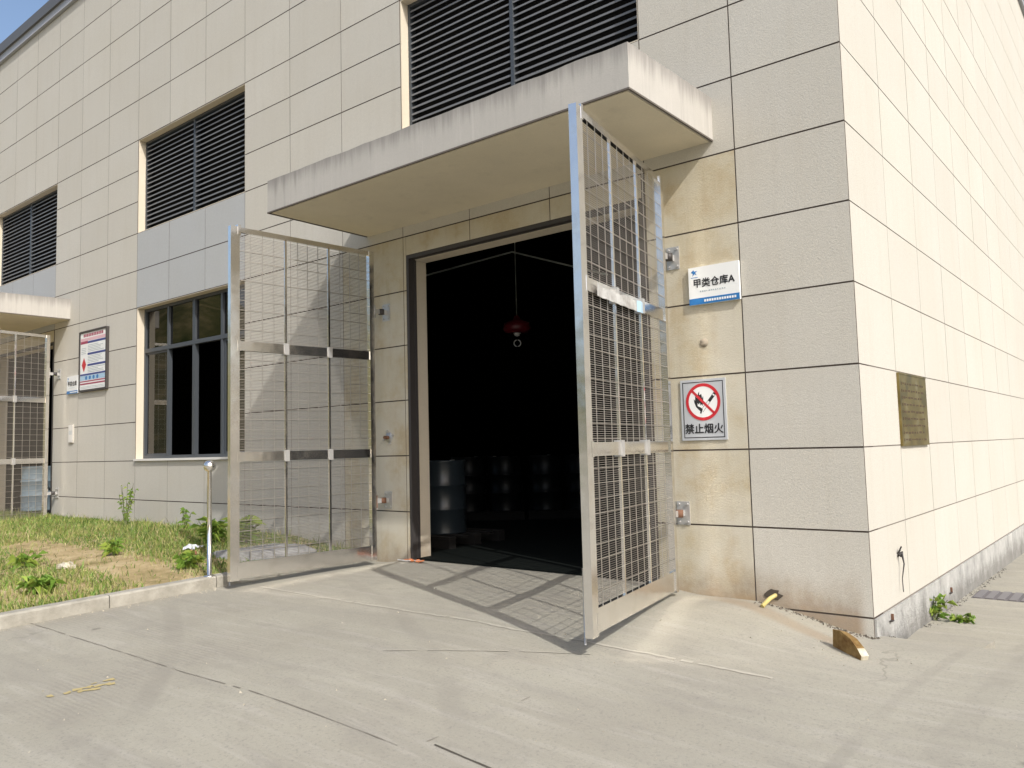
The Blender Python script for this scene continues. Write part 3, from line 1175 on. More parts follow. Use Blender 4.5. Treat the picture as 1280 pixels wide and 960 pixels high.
# the torn pale strip stuck on the upper middle rail of the right leaf
L_r = (W(-1.885, -3.13, 0) - W(-2.40, -0.30, 0)).length
b = MB()
zc = (1.80 + 1.86) * U
N = 16
random.seed(5)
for k in range(N):
    xa = 0.62 + (L_r - 0.22 - 0.62) * k / N
    xb_ = 0.62 + (L_r - 0.22 - 0.62) * (k + 1) / N
    o0 = 0.0335 + 0.006 * math.sin(k * 2.1)
    o1 = 0.0335 + 0.006 * math.sin((k + 1) * 2.1)
    t0, t1 = 0.034 + 0.008 * math.sin(k * 1.3), 0.034 + 0.008 * math.sin(k * 1.3 + 1.3)
    for s in (1,):
        b.face([(xa, s * o0, zc - 0.045), (xb_, s * o1, zc - 0.045), (xb_, s * o1, zc + t1), (xa, s * o0, zc + t0)], 1 if k < 2 else 0)
strip_o = b.build('torn_strip', [TORN, PALEB], gate_r)


# ------------------------------------------------------------------ gate brackets on the walls
def bracket(x, z, label, rusty=False):
    root = thing('hinge_bracket', label, 'bracket', W(x, 0, z), 0, 'steel hinge brackets bolted to the wall')
    MB().box((-0.058, -0.008, -0.095), (0.058, -0.0005, 0.095)).build('plate', GALV, root)
    for sx in (-1, 1):
        for sz in (-1, 1):
            MB().tube([(sx * 0.038, -0.008, sz * 0.072), (sx * 0.038, -0.022, sz * 0.072)], 0.011, 6).build('bolt', GALV, root)
    a = MB()
    a.bar((0.0, -0.008, 0.0), (-0.01, -0.17, 0.0), 0.022, 0.05)
    a.build('arm', GALV, root)
    MB().tube([(-0.01, -0.17, -0.075), (-0.01, -0.17, 0.06)], 0.014, 10).build('pin', RUST if rusty else GALV, root)
    MB().lathe([(0.0, .03), (.034, .03), (.034, -.03), (0, -.03)], (-0.004, -0.075, 0.0), 12).build('collar', RUST if rusty else DARKSTEEL, root)
    return root


bracket(-2.39, 2.68, 'steel bracket beside the white and blue name sign on the right pier')
bracket(-2.39, -0.85, 'steel bracket with a rusty collar low on the right pier', True)
bracket(-8.32, 2.66, 'upper steel bracket on the narrow pier left of the doorway')
bracket(-8.33, -0.80, 'stained lower steel bracket on the narrow pier left of the doorway', True)
bracket(-2.39 + BAY, 2.62, 'upper steel bracket beside the farther gate leaf, left of the small sign')
bracket(-2.39 + BAY, -0.90, 'lower steel bracket beside the farther gate leaf, just above the grass')
# round latch between the two left brackets
lk = thing('gate_latch', 'small round steel latch on the rust stained pier left of the doorway', 'latch', W(-8.3, 0, 0.34))
MB().lathe([(0, -.012), (.06, -.012), (.06, .0), (0, .0)], seg=16).build('disc', GALV, lk).rotation_euler = (math.pi / 2, 0, 0)
for k in range(4):
    an = k * math.pi / 2 + .3
    MB().tube([(0.072 * math.cos(an), -0.0005, 0.072 * math.sin(an)), (0.072 * math.cos(an), -0.02, 0.072 * math.sin(an))], 0.012, 6).build('bolt', GALV, lk)
MB().tube([(0, -0.012, 0), (0, -0.07, 0)], 0.02, 8).build('spindle', RUST, lk)


# ------------------------------------------------------------------ signs
def embolden(me, d):
    """heavier strokes: a few copies of the lettering a hair apart, each a hair above the last"""
    if d <= 0:
        return me
    v = [tuple(x.co) for x in me.vertices]
    f = [tuple(p.vertices) for p in me.polygons]
    V, F = [], []
    for k, (ox, oy) in enumerate(((0, 0), (d, 0), (-d, 0), (0, d), (0, -d))):
        F += [tuple(i + len(V) for i in q) for q in f]
        V += [(x + ox, y + oy, z + 0.0003 * k) for x, y, z in v]
    out = bpy.data.meshes.new(me.name)
    out.from_pydata(V, [], F)
    return out


def text_mesh(body, size, m, parent, loc, width=None, bold=0.0, rot=(math.pi / 2, 0, 0), name='lettering', cond=1.0):
    cu = bpy.data.curves.new(name, 'FONT')
    cu.body = body
    cu.size = size
    cu.align_x = 'CENTER'
    cu.align_y = 'CENTER'
    to = bpy.data.objects.new(name, cu)
    COL.objects.link(to)
    dg = bpy.context.evaluated_depsgraph_get()
    me = bpy.data.meshes.new_from_object(to.evaluated_get(dg))
    bpy.data.objects.remove(to)
    me = embolden(me, bold)
    me.materials.clear()
    me.materials.append(m)
    o = link(name, me, parent, loc)
    o.rotation_euler = rot
    if width:
        xs = [v.co.x for v in me.vertices]
        if xs:
            s = width / (max(xs) - min(xs))
            o.scale = (s, s * cond, 1)
    return o


def plate(root, w, h, th, m, name='plate'):
    return MB().box((-w / 2, -th, -h / 2), (w / 2, -0.001, h / 2)).build(name, m, root)


def rects(root, name, m, lst, y):
    b = MB()
    for (x0, x1, z0, z1) in lst:
        b.box((x0, y - 0.0012, z0), (x1, y, z1))
    return b.build(name, m, root)


def name_sign(cx, cz, label, body):
    w, h = 0.435, 0.31
    root = thing('name_sign', label, 'sign', W(cx, 0, cz), 0, 'white and blue warehouse name signs')
    th = 0.028
    plate(root, w, h, th, SIGNW)
    y = -th - 0.0005
    rects(root, 'blue_band', SIGNB, [(-w / 2 + .0005, w / 2 - .0005, -h / 2 + .0005, -h / 2 + 0.052)], y)
    text_mesh(body, 0.1, INK, root, (0.0, y - 0.001, 0.015), 0.355, 0.0025)
    # blurred pinyin line and the row of small white characters, too small to read
    rects(root, 'small_print', GREYINK, [(-0.12 + 0.019 * k, -0.12 + 0.019 * k + random.uniform(.006, .013), -0.052 - random.uniform(0, .004), -0.044) for k in range(12)], y)
    rects(root, 'band_print', SIGNW, [(-0.085 + 0.0215 * k, -0.085 + 0.0215 * k + .0155, -h / 2 + .017, -h / 2 + .036) for k in range(13)], y - 0.0015)
    b = MB()
    cx0, cz0 = -0.165, 0.108
    b.face([(cx0 + a * .030, y - .001, cz0 + c * .028) for a, c in ((-1, .25), (-.2, .95), (.1, .45), (.95, .6), (.35, .05), (.75, -.7), (.05, -.3), (-.55, -.95), (-.35, -.1))])
    b.box((cx0 - .03, y - .0012, cz0 - .040), (cx0 + .03, y, cz0 - .035))
    b.build('emblem', SIGNB, root)
    return root


name_sign(-1.785, 2.23, 'white sign with blue foot band lettered 甲类仓库A on the right pier', '甲类仓库A')
name_sign(-21.74, 2.23, 'small far sign with blue foot band, left of the safety notice board', '甲类仓库')

# no-fire sign
root = thing('warning_sign', 'silver no fire sign with red slashed circle and black 禁止烟火 lettering', 'sign', W(-2.025, 0, 0.545))
w, h, th = 0.395, 0.495, 0.012
plate(root, w, h, th, SIGNS)
y = -th - 0.0005
m_ = 0.020
t_ = 0.006
rects(root, 'border', INK, [(-w / 2 + m_, w / 2 - m_, h / 2 - m_ - t_, h / 2 - m_), (-w / 2 + m_, w / 2 - m_, -h / 2 + m_, -h / 2 + m_ + t_),
                            (-w / 2 + m_, -w / 2 + m_ + t_, -h / 2 + m_ + t_, h / 2 - m_ - t_), (w / 2 - m_ - t_, w / 2 - m_, -h / 2 + m_ + t_, h / 2 - m_ - t_)], y)
cz0 = 0.062
b = MB()
n = 48
for k in range(n):
    a0, a1 = 2 * math.pi * k / n, 2 * math.pi * (k + 1) / n
    b.face([(math.cos(a0) * 0.127, y - .0005, cz0 + math.sin(a0) * 0.127), (math.cos(a1) * 0.127, y - .0005, cz0 + math.sin(a1) * 0.127), (0, y - .0005, cz0)])
b.build('white_disc', SIGNW, root)
b = MB()
for k in range(n):
    a0, a1 = 2 * math.pi * k / n, 2 * math.pi * (k + 1) / n
    b.face([(math.cos(t) * r, y - .002, cz0 + math.sin(t) * r) for t, r in ((a0, .151), (a1, .151), (a1, .126), (a0, .126))])
s = math.sqrt(.5)
b.face([(s * (a * .128) + s * o, y - .002, cz0 - s * (a * .128) + s * o) for a, o in ((-1, -.0105), (1, -.0105), (1, .0105), (-1, .0105))])
b.build('red_slashed_ring', SIGNR, root)
b = MB()
fl = [(-.040, -.062), (-.062, -.040), (-.075, -.005), (-.080, .025), (-.068, .012), (-.066, .050), (-.052, .034), (-.040, .070), (-.030, .088), (-.030, .056), (-.012, .066), (-.006, .030), (.004, .048), (.003, .0), (-.005, -.035),
      (-.012, -.018), (-.022, -.030), (-.026, -.005), (-.036, -.018), (-.050, -.008), (-.046, -.034)]
b.face([(x, y - .0012, cz0 + z) for x, z in fl])
b.face([(x, y - .0012, cz0 + z) for x, z in ((-.040, -.062), (-.046, -.034), (-.020, -.045), (-.004, -.060), (-.018, -.095), (-.030, -.092), (-.026, -.075))])
b.build('flame', INK, root)
b = MB()
ax = Vector((math.cos(math.radians(50)), 0, math.sin(math.radians(50))))
nn = Vector((-ax.z, 0, ax.x))
o0 = Vector((-.012, y - .0012, cz0 - .075))
for (a, c, q0, q1) in ((0.0, .175, .010, .013), (0, .175, -.013, -.010), (.172, .185, -.013, .013), (0.10, .16, -.010, .010)):
    b.face([o0 + ax * a + nn * q0, o0 + ax * c + nn * q0, o0 + ax * c + nn * q1, o0 + ax * a + nn * q1])
b.build('match', INK, root)
text_mesh('禁止烟火', 0.09, INK, root, (0.0, y - 0.001, -0.160), 0.335, 0.0022)

# safety notice board, far left
root = thing('notice_board', 'tall framed safety notice board with red and blue printed bands and a red diamond', 'notice board', W(-20.40, 0, 2.84))
w, h, th = 1.02, 1.03, 0.035
plate(root, w, h, th, SIGNW)
f = MB()
e = 0.03
f.box((-w / 2 - .005, -th - .012, -h / 2), (-w / 2 + e, -.001, h / 2)).box((w / 2 - e, -th - .012, -h / 2), (w / 2 + .005, -.001, h / 2))
f.box((-w / 2 + e, -th - .011, h / 2 - e), (w / 2 - e, -.001, h / 2 + .005)).box((-w / 2 + e, -th - .011, -h / 2 - .005), (w / 2 - e, -.001, -h / 2 + e))
f.build('frame', DARKSTEEL, root)
y = -th - 0.0006
rects(root, 'title_print', MAROON, [(-0.36 + .062 * k, -0.36 + .062 * k + .045, .415, .465) for k in range(12)], y)
rects(root, 'pink_band', PINK, [(-.47, .47, .345, .395)], y)
rects(root, 'maroon_band', MAROON, [(-.47, -.2, .30, .345), (-.47, .47, -.40, -.375), (-.47, .47, -.355, -.335)], y)
rects(root, 'navy_band', NAVY, [(-.2, .47, .30, .335), (-.2, .47, .10, .135), (-.2, .47, -.09, -.055), (-.47, .47, -.245, -.215)], y)
rects(root, 'pale_panel', PALEB, [(-.47, .47, -.325, -.25)], y)
tx = []
for (za, zb) in ((.27, .15), (.08, -.04), (-.11, -.2)):
    z = za
    while z > zb:
        tx.append((-.19, random.uniform(.2, .45), z - .008, z))
        z -= .026
tx += [(-.44, -.26, .22 - .03 * k, .228 - .03 * k) for k in range(4)]
tx += [(-.44, .42, -.44 - .022 * k, -.434 - .022 * k) for k in range(2)]
rects(root, 'small_print', GREYINK, tx, y)
MB().face([(-.335 + a * .085, y - .001, -.06 + c * .13) for a, c in ((0, 1), (-1, 0), (0, -1), (1, 0))][::-1]) if False else None
b = MB()
b.face([(-.335 + a * .085, y - .001, -.06 + c * .125) for a, c in ((0, -1), (1, 0), (0, 1), (-1, 0))])
b.build('red_diamond', SIGNR, root)
b = MB()
for k in range(4):
    cx = -.24 + .14 * k
    b.face([(cx + .042 * math.cos(t * math.pi / 6), y - .0015, -.288 + .034 * math.sin(t * math.pi / 6)) for t in range(12)])
b.build('round_symbol', SIGNB, root)

# small white switch box
root = thing('switch_box', 'small flat cream box on the wall below the far name sign', 'box', W(-21.82, 0, 0.82))
MB().box((-0.09, -0.022, -0.16), (0.09, -0.0005, 0.16)).build('case', CREAM, root)
MB().box((-0.08, -0.026, -0.15), (0.08, -0.0225, 0.15)).build('cover', SILLW, root)
rects(root, 'marking', GREYINK, [(-.05 + .05 * k, -.035 + .05 * k, -.02, .05) for k in range(3)], -0.0265)

# brass plaque on the side wall
root = thing('brass_plaque', 'aged brass plaque with rows of dark engraved print on the bright side wall', 'plaque', W(0, 2.46, 0.485), math.pi / 2)
w, h, th = 0.915, 0.60, 0.02
plate(root, w, h, th, BRASS)
y = -th - .0006
tx = []
for k in range(9):
    z = h / 2 - .075 - k * .058
    tx.append((-w / 2 + .05, -w / 2 + .07, z - .024, z))
    x = -w / 2 + .10
    while x < w / 2 - .14:
        q = random.uniform(.03, .09)
        tx.append((x, x + q, z - .022 + random.uniform(0, .008), z - random.uniform(0, .006)))
        x += q + random.uniform(.012, .05)
rects(root, 'engraving', mat('engraved_dark', (0.07, 0.045, 0.02), 0.7), tx, y)
b = MB()
b.box((-w / 2, -th - .004, h / 2 - .012), (w / 2, -th - .0002, h / 2)).box((-w / 2, -th - .004, -h / 2), (w / 2, -th - .0002, -h / 2 + .012))
b.build('rim', BRASS, root)

# ------------------------------------------------------------------ bits on the side wall
root = thing('cable_stub', 'frayed dark cable end hanging from a hole in the bright side wall', 'cable', W(0, 1.2, -1.42))
MB().tube([(0.0, 0, 0), (0.03, 0.01, 0.02), (0.04, 0.015, -0.06), (0.025, 0.0, -0.17), (0.03, -0.01, -0.27)], [.012, .013, .006, .004, .004], 6).build('cable', DARKSTEEL, root)
for k in range(5):
    a = k * 1.3
    MB().tube([(0.004, 0, 0.02), (0.03, 0.035 * math.cos(a), 0.03 + 0.045 * math.sin(a))], .006, 5).build('strand', DARKSTEEL, root)
for (yy_, zz_, lb) in ((0.62, -2.14, 'dark steel angle stub in the plinth next to the building corner'), (4.0, -2.32, 'dark steel stub in the plinth beyond the weed')):
    root = thing('steel_stub', lb, 'bracket', W(0.02, yy_, zz_))
    MB().box((0.0, -.03, 0), (0.02, .03, .008)).build('flange', DARKSTEEL, root)
    MB().box((0.0, .022, .008), (0.018, .03, .05)).build('web', RUST, root)

# ------------------------------------------------------------------ bollard
gp = W(-9.11, -3.10, gz(-9.0, -3.1) + 0.18)
root = thing('bollard', 'slim stainless bollard topped with a steel ball at the kerb end', 'bollard', gp)
MB().tube([(0, 0, 0), (0, 0, 1.00)], 0.021, 14).build('post', STEEL, root)
MB().lathe([(.055, 0), (.055, .006), (.022, .012)], seg=16).build('base_plate', STEEL, root)
prof = [(0.058 * math.sin(math.pi * k / 14), 1.04 - 0.058 * math.cos(math.pi * k / 14)) for k in range(15)]
MB().lathe(prof, seg=24).build('ball', STEEL, root)

# ------------------------------------------------------------------ drums and the hall's contents
DR = 0.29


def make_drum(label, loc, m, group=None):
    root = thing('steel_drum', label, 'drum', loc, 0, group)
    p = [(0.0, 0.012), (0.275, 0.012), (0.283, 0), (0.29, 0.004), (0.286, 0.02)]
    for zc in (0.295, 0.585):
        p += [(0.284, zc - .03), (0.297, zc - .012), (0.300, zc), (0.297, zc + .012), (0.284, zc + .03)]
    p += [(0.284, 0.855), (0.29, 0.868), (0.289, 0.88), (0.28, 0.88), (0.275, 0.862)]
    MB().lathe(p, seg=28).build('body', m, root)
    MB().lathe([(0.276, 0.862), (0.12, 0.864), (0.0, 0.864)], seg=28).build('lid', m, root)
    MB().lathe([(0.0, 0.886), (0.03, 0.886), (0.034, 0.866)], (0.17, 0, 0), 10).build('bung', GALV, root)
    return root


def make_pallet(label, loc, rz, group=None):
    root = thing('pallet', label, 'pallet', loc, rz, group)
    for k in range(5):
        MB().box((-0.6, -0.5 + k * .22, 0.11), (0.6, -0.38 + k * .22, 0.132)).build('board', PALLET, root)
    for k in range(3):
        MB().box((-0.6, -0.5 + k * .445, 0.0), (0.6, -0.39 + k * .445, 0.109)).build('bearer', PALLET, root)
    return root


FZ = W(0, 0, -1.82).z
ROWN = ('first', 'second', 'third', 'fourth', 'fifth', 'sixth')
d1 = W(-8.85, 1.95, 0)
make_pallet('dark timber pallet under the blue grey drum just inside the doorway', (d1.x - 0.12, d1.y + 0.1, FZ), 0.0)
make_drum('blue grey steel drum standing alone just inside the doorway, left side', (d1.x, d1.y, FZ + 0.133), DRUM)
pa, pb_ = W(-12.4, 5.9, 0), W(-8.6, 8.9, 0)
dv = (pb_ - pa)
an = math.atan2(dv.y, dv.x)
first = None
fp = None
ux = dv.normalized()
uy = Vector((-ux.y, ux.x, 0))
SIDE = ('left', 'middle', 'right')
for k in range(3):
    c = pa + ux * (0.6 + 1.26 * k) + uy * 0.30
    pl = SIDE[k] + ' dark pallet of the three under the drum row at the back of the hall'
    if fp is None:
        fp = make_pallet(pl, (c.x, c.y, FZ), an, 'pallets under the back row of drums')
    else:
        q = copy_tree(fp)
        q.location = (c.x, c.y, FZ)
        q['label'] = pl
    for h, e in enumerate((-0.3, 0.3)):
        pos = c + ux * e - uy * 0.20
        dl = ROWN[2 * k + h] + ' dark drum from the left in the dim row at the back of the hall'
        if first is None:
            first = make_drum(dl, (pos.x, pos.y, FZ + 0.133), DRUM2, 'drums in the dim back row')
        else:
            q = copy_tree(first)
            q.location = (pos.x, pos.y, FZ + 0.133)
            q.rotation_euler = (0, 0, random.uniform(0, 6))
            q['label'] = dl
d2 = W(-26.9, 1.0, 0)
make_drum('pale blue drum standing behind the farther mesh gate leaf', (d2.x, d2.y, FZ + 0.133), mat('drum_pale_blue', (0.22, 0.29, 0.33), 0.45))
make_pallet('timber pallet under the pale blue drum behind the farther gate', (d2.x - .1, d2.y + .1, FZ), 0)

# red pendant lamp on a cord and the pale gable conduit it hangs near
lp = W(-8.3, 3.85, 2.76)
root = thing('pendant_lamp', 'red pendant lamp hanging on a thin cord in the dark doorway', 'lamp', lp)
MB().tube([(0, 0, 0.14), (0, 0, 6.8)], 0.006, 6).build('cord', PIPEG, root)
MB().lathe([(0.03, 0.16), (0.05, 0.11), (0.17, 0.06), (0.19, -0.02), (0.16, -0.06), (0.10, -0.08)], seg=24).build('shade', LAMPRED, root)
MB().lathe([(0.0, .02), (.045, .0), (.055, -.05), (.03, -.09), (0, -.1)], (0, 0, -.02), 14).build('bulb', LAMPW, root)
b = MB()
b.tube([(0.045 * math.cos(k * math.pi / 8), 0, -0.21 + 0.045 * math.sin(k * math.pi / 8)) for k in range(17)], 0.008, 6, caps=False)
o = b.build('pull_ring', LAMPW, root)
o.rotation_euler = (0, 0, 0.7)
pts = [W(-11.23, 3.88, 4.39), W(-9.5, 5.24, 4.93), W(-7.7, 6.75, 4.3)]
o = MB().tube(pts, 0.014, 8).build('conduit', PIPEG)
tag(o, 'thin pale conduit bent like a shallow gable high in the dark hall', 'pipe')

# ------------------------------------------------------------------ loose things on the ground
def rock(name, label, cat, loc, size, m, seed, group=None, rz=0.0):
    r = random.Random(seed)
    b = MB()
    nu, nv = 10, 7
    pts = []
    for j in range(nv + 1):
        th_ = math.pi * j / nv
        for i in range(nu):
            ph = 2 * math.pi * i / nu
            d = Vector((math.sin(th_) * math.cos(ph), math.sin(th_) * math.sin(ph), math.cos(th_)))
            k = 1 + 0.22 * math.sin(3 * d.x * 2 + seed) * math.cos(4 * d.y + seed * 2) + 0.16 * r.uniform(-1, 1) * (0 < j < nv)
            pts.append((d.x * size[0] * k, d.y * size[1] * k, max(-0.3, d.z) * size[2] * k))
    b.v = pts
    for j in range(nv):
        for i in range(nu):
            i2 = (i + 1) % nu
            b.f.append((j * nu + i, (j + 1) * nu + i, (j + 1) * nu + i2, j * nu + i2))
            b.m.append(0)
            b.s.append(False)
    o = b.build(name, m, None, loc)
    o.rotation_euler = (0, 0, rz)
    tag(o, label, cat, group)
    return o


root = thing('concrete_ledge', 'low broken concrete ledge between the grass and the left gate leaf', 'ledge', W(-10, -1.5, -1.75))
LO = W(-10, -1.5, -1.75)
b = MB()
r = random.Random(3)
N = 9
top = []
for k in range(N + 1):
    x = -10.75 + (10.75 - 9.24) * k / N
    f, g_ = -2.15 + 0.10 * r.uniform(-1, 1) + 0.25 * k / N, -0.95 + 0.08 * r.uniform(-1, 1)
    zt = -1.60 + 0.02 * r.uniform(-1, 1) - (0.08 if k in (0, N) else 0)
    top.append((x, f, g_, zt))
for k in range(N):
    (xa, fa, ga, za), (xc, fc, gc, zc2) = top[k], top[k + 1]
    b.face([W(xa, fa, za), W(xc, fc, zc2), W(xc, gc, zc2 + .01), W(xa, ga, za + .01)])
    b.face([W(xa, fa - .05, -2.1), W(xc, fc - .05, -2.1), W(xc, fc, zc2), W(xa, fa, za)])
    b.face([W(xc, gc, -2.1), W(xa, ga, -2.1), W(xa, ga, za + .01), W(xc, gc, zc2 + .01)])
for (x, f, g_, zt), fl in ((top[0], 1), (top[-1], 0)):
    q = [W(x, f - .05, -2.1), W(x, g_, -2.1), W(x, g_, zt + .01), W(x, f, zt)]
    b.face(q[::-1] if fl else q)
b.v = [tuple(Vector(v) - LO) for v in b.v]
b.build('slab', ROCKG, root)
rock('brick_fragment', 'reddish brick fragment in the sandy grass beside the white plastic', 'brick', W(-11.0, -2.35, lz(-11.0, -2.35) + 0.02), (0.08, 0.06, 0.05), REDB, 5)
rock('pale_stone', 'pale sandy stone on the bare soil left of the kerb', 'rock', W(-12.2, -4.0, lz(-12.2, -4.0) + 0.03), (0.12, 0.09, 0.05), BRICKW, 8)
# crumpled white plastic
root = thing('plastic_scrap', 'crumpled white plastic scrap lying on the grass', 'litter', W(-11.35, -2.1, lz(-11.35, -2.1) + 0.10), 0.6)
root.scale = (.5, .5, .4)
b = MB()
r = random.Random(4)
gp_ = [[Vector((-.2 + .4 * i / 6, -.09 + .18 * j / 3, r.uniform(-.025, .035) + 0.03 * math.sin(i))) for j in range(4)] for i in range(7)]
for i in range(6):
    for j in range(3):
        b.face([gp_[i][j], gp_[i + 1][j], gp_[i + 1][j + 1]])
        b.face([gp_[i][j], gp_[i + 1][j + 1], gp_[i][j + 1]])
b.build('sheet', WHITEP, root)
b = MB()
for i in range(4):
    b.face([gp_[i][0] + Vector((0, 0, -.001)), gp_[i + 1][0] + Vector((0, 0, -.001)), gp_[i + 1][0] + Vector((.01, -.03, -.07)), gp_[i][0] + Vector((-.01, -.03, -.08))])
b.build('fold', WHITEP, root)

# yellow-brown painted wedge of kerb by the corner
wp = W(0.02, -0.96, gz(0.02, -0.96))
root = thing('painted_wedge', 'broken wedge of concrete with worn yellow brown paint near the building corner', 'rubble', wp, math.radians(-40))
b = MB()
pf = [(-.15, -.01), (.15, -.01), (.16, .02), (.12, .06), (.05, .105), (-.05, .13), (-.14, .125)]
a = [(x, -.035, z) for x, z in pf]
c = [(x * .95, .012 + .01 * math.sin(9 * x), z * .95) for x, z in pf]
b.face(a, 0)
b.face(c[::-1], 1)
for k in range(len(pf)):
    k2 = (k + 1) % len(pf)
    b.face([a[k2], a[k], c[k], c[k2]], 1 if k in (1, 2) else 0)
b.build('block', [BRICKY, BRICKW], root)
MB().box((-.18, .06, -.005), (-.12, .10, .025)).build('chip', BRICKW, root)

# yellow pipe stub poking from the wall hole
root = thing('yellow_pipe', 'short yellow plastic pipe poking out of a broken hole at the wall foot', 'pipe', W(-1.19, 0, -1.87))
MB().tube([(0.02, 0.01, 0.02), (-0.005, -0.06, 0.0), (-0.03, -0.15, -0.045)], 0.016, 10).build('pipe', YELLOW, root)
b = MB()
r = random.Random(2)
b.face([(0.068 * math.cos(t * math.pi / 7) * r.uniform(.6, 1.2), -0.0042, 0.02 + 0.045 * math.sin(t * math.pi / 7) * r.uniform(.7, 1.15)) for t in range(14)])
b.build('broken_hole', mat('hole_dark', (0.075, 0.06, 0.045), 0.95), root)
# plaster patch
o = MB()
o.lathe([(0.0, 0.0), (0.036, 0.0), (0.036, 0.004), (0.0, 0.004)], seg=14)
pp = o.build('plaster_patch', mat('patch_mortar', (0.34, 0.29, 0.22), 0.9), None, W(-1.98, -0.004, 1.45))
pp.rotation_euler = (math.pi / 2, 0, 0)
tag(pp, 'round mortar patch filling a hole below the name sign on the right pier', 'patch')

# orange rag at the door jamb
root = thing('orange_rag', 'orange and white scrap lying at the foot of the left door jamb', 'litter', W(-7.75, -0.05, gz(-7.7, -0.05)))
b = MB()
for k in range(6):
    x = -.06 + .05 * k
    b.bar((x, -.02 + .03 * math.sin(k), .012), (x + .06, -.03 + .03 * math.cos(k * 1.7), .018 + .008 * (k % 2)), .035, .012, (0, 0, 1))
b.build('cloth', ORANGE, root)
MB().tube([(-.14, -.04, .01), (0, -.06, .012), (.2, -.02, .02)], .006, 6).build('string', LAMPW, root)


# crumbs and grit gathered along the foot of the right pier and at loose objects
def crumbs(name, spots, m, size):
    b = MB()
    r = random.Random(len(spots))
    for (x, y) in spots:
        c = W(x, y, gz(x, y))
        k = size * r.uniform(.4, 1.3)
        q = [c + Vector((r.uniform(-1, 1) * k, r.uniform(-1, 1) * k, 0)) for _ in range(3)]
        top_ = c + Vector((r.uniform(-.4, .4) * k, r.uniform(-.4, .4) * k, k * r.uniform(.5, 1.1)))
        ctr = (q[0] + q[1] + q[2]) / 3
        q.sort(key=lambda v: math.atan2(v.y - ctr.y, v.x - ctr.x))
        for i in range(3):
            b.face([q[i], q[(i + 1) % 3], top_])
    return b.build(name, m, kind='stuff')


rr = random.Random(9)
crumbs('dark_grit', [(-1.45 + 1.5 * rr.random() ** .6, -0.03 - abs(rr.gauss(0, .05))) for _ in range(230)], mat('dark_crumbs', (0.15, 0.13, 0.105), 0.95, spec=0.1), 0.013)
crumbs('pale_grit', [(rr.uniform(-9, 3), -rr.uniform(.1, 1) ** 1.2 * 8) for _ in range(260)] + [(0.02 + rr.gauss(0, .22), -0.98 + rr.gauss(0, .2)) for _ in range(60)] + [(-8.75 + abs(rr.gauss(0, .12)) - .22, -rr.uniform(.3, 8)) for _ in range(260)],
       mat('pale_crumbs', (0.42, 0.38, 0.30), 0.95, spec=0.1), 0.008)
crumbs('side_grit', [(0.03 + abs(rr.gauss(0, .05)), rr.uniform(.2, 9)) for _ in range(300)], mat('grey_crumbs', (0.17, 0.16, 0.14), 0.95, spec=0.1), 0.014)

# ------------------------------------------------------------------ side yard: drain cover and path edge
root = thing('drain_grate', 'long dark drain grate set across the side path', 'drain', W(0.12, 5.4, gz(0.12, 5.4)))
b = MB()
b.box((0, -0.24, -0.02), (0.9, 0.24, 0.004))
b.build('channel', mat('drain_dark', (0.12, 0.11, 0.11), 0.8), root)
for k in range(9):
    MB().box((0.02 + .1 * k, -0.23, 0.0045), (0.085 + .1 * k, 0.23, 0.014)).build('bar', mat('drain_iron', (0.16, 0.15, 0.15), 0.7) if k == 0 else bpy.data.materials['drain_iron'], root)
root = thing('cover_slab', 'thin concrete cover slab at the outer building corner', 'slab', W(0.52, 0.86, gz(0.5, 0.8) + 0.03))
b = MB()
b.face([(-.2, -.13, .02), (.27, -.2, .02), (.32, .12, .025), (-.2, .26, .025)])
b.face([(-.2, -.13, -.05), (.27, -.2, -.05), (.27, -.2, .02), (-.2, -.13, .02)])
b.face([(.27, -.2, -.05), (.32, .12, -.05), (.32, .12, .025), (.27, -.2, .02)])
b.build('slab', GROUND, root)


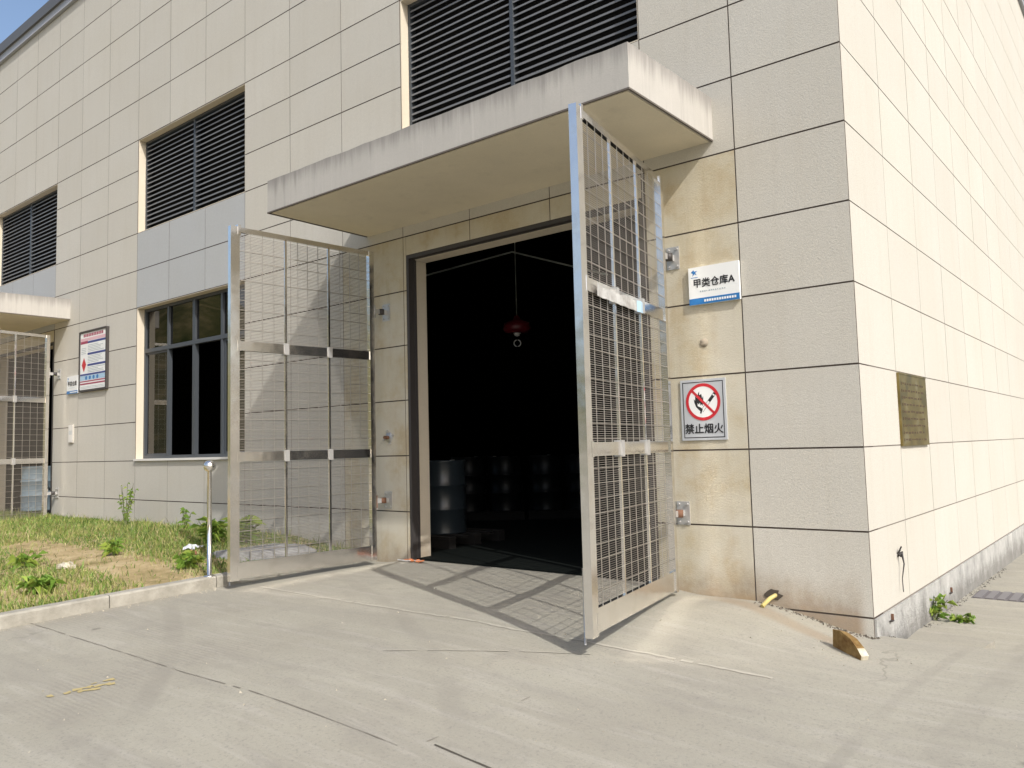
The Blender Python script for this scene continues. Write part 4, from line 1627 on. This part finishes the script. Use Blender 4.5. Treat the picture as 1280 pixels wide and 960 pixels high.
# ------------------------------------------------------------------ weeds
def weed(name, label, loc, n, h, lw, ll, seed, spread=0.5, group=None, droop=0.5, stems=3):
    r = random.Random(seed)
    root = thing(name, label, 'weed', loc, 0, group)
    lf = MB()
    st = MB()
    tops = []
    for s in range(stems):
        a = r.uniform(0, 6.28)
        k = r.uniform(0.2, 1) * spread * h
        top = Vector((math.cos(a) * k, math.sin(a) * k, h * r.uniform(.7, 1)))
        st.tube([(0, 0, -.02), top * .5 + Vector((0, 0, .03)), top], [.005, .004, .002], 5)
        tops.append(top)
    for i in range(n):
        t = tops[i % stems]
        f = r.uniform(.15, 1.0)
        p = t * f
        a = r.uniform(0, 6.28)
        d = Vector((math.cos(a), math.sin(a), r.uniform(-.1, .7))).normalized()
        sd = d.cross(Vector((0, 0, 1))).normalized()
        l = ll * r.uniform(.6, 1.2)
        wd = lw * r.uniform(.7, 1.2)
        m1 = p + d * l * .45 + Vector((0, 0, .02))
        tip = p + d * l - Vector((0, 0, droop * l * r.uniform(.2, 1)))
        mi = 0 if r.random() < .5 else 1
        lf.face([p, m1 + sd * wd, tip], mi)
        lf.face([p, tip, m1 - sd * wd], mi)
    st.build('stem', STEM, root)
    lf.build('foliage', LEAFS, root)
    return root


weed('leafy_weed', 'green broad leaved weed growing where the side wall meets the path', W(0.06, 2.75, gz(0.1, 2.75)), 42, 0.22, 0.015, 0.10, 1, 0.55, stems=5)
weed('low_weed', 'flat yellow green sprig creeping on the side path', W(0.36, 2.85, gz(0.36, 2.85)), 30, 0.05, 0.010, 0.09, 2, 2.2, stems=6)
weed('tall_weed', 'tall thin seeding weed standing against the far wall', W(-16.9, -0.75, lz(-16.9, -.75)), 120, 0.66, 0.005, 0.055, 3, 0.22, stems=9)
weed('bushy_weed', 'bright green bushy weed in the grass left of the bollard', W(-11.9, -1.45, lz(-11.9, -1.45)), 130, 0.30, 0.016, 0.16, 4, 0.6, stems=8)
weed('bushy_weed', 'bright green bushy weed partly behind the left gate leaf', W(-11.2, -1.15, lz(-11.2, -1.15)), 130, 0.30, 0.014, 0.18, 5, 0.6, stems=8)
weed('broad_weed', 'low bright clump of broad leaves near the left end of the kerb', W(-10.4, -5.05, lz(-10.4, -5.05)), 110, 0.13, 0.022, 0.13, 6, 1.3, stems=9)
weed('low_clump', 'low green clump beside the concrete ledge at the kerb end', W(-10.1, -2.95, lz(-10.1, -2.95)), 90, 0.14, 0.012, 0.13, 7, 1.0, stems=8)
weed('dry_stalks', 'sparse thin stalks against the wall right of the tall weed', W(-14.6, -0.5, lz(-14.6, -.5)), 30, 0.34, 0.006, 0.10, 8, 0.3, stems=7)
weed('tuft', 'small leafy tuft on the bare soil in the middle of the lawn', W(-12.6, -3.0, lz(-12.6, -3.0)), 60, 0.16, 0.010, 0.13, 9, 0.8, stems=7)
weed('tuft', 'green tuft at the left border of the photo above the kerb', W(-13.2, -4.3, lz(-13.2, -4.3)), 70, 0.15, 0.013, 0.13, 10, 1.0, stems=7)
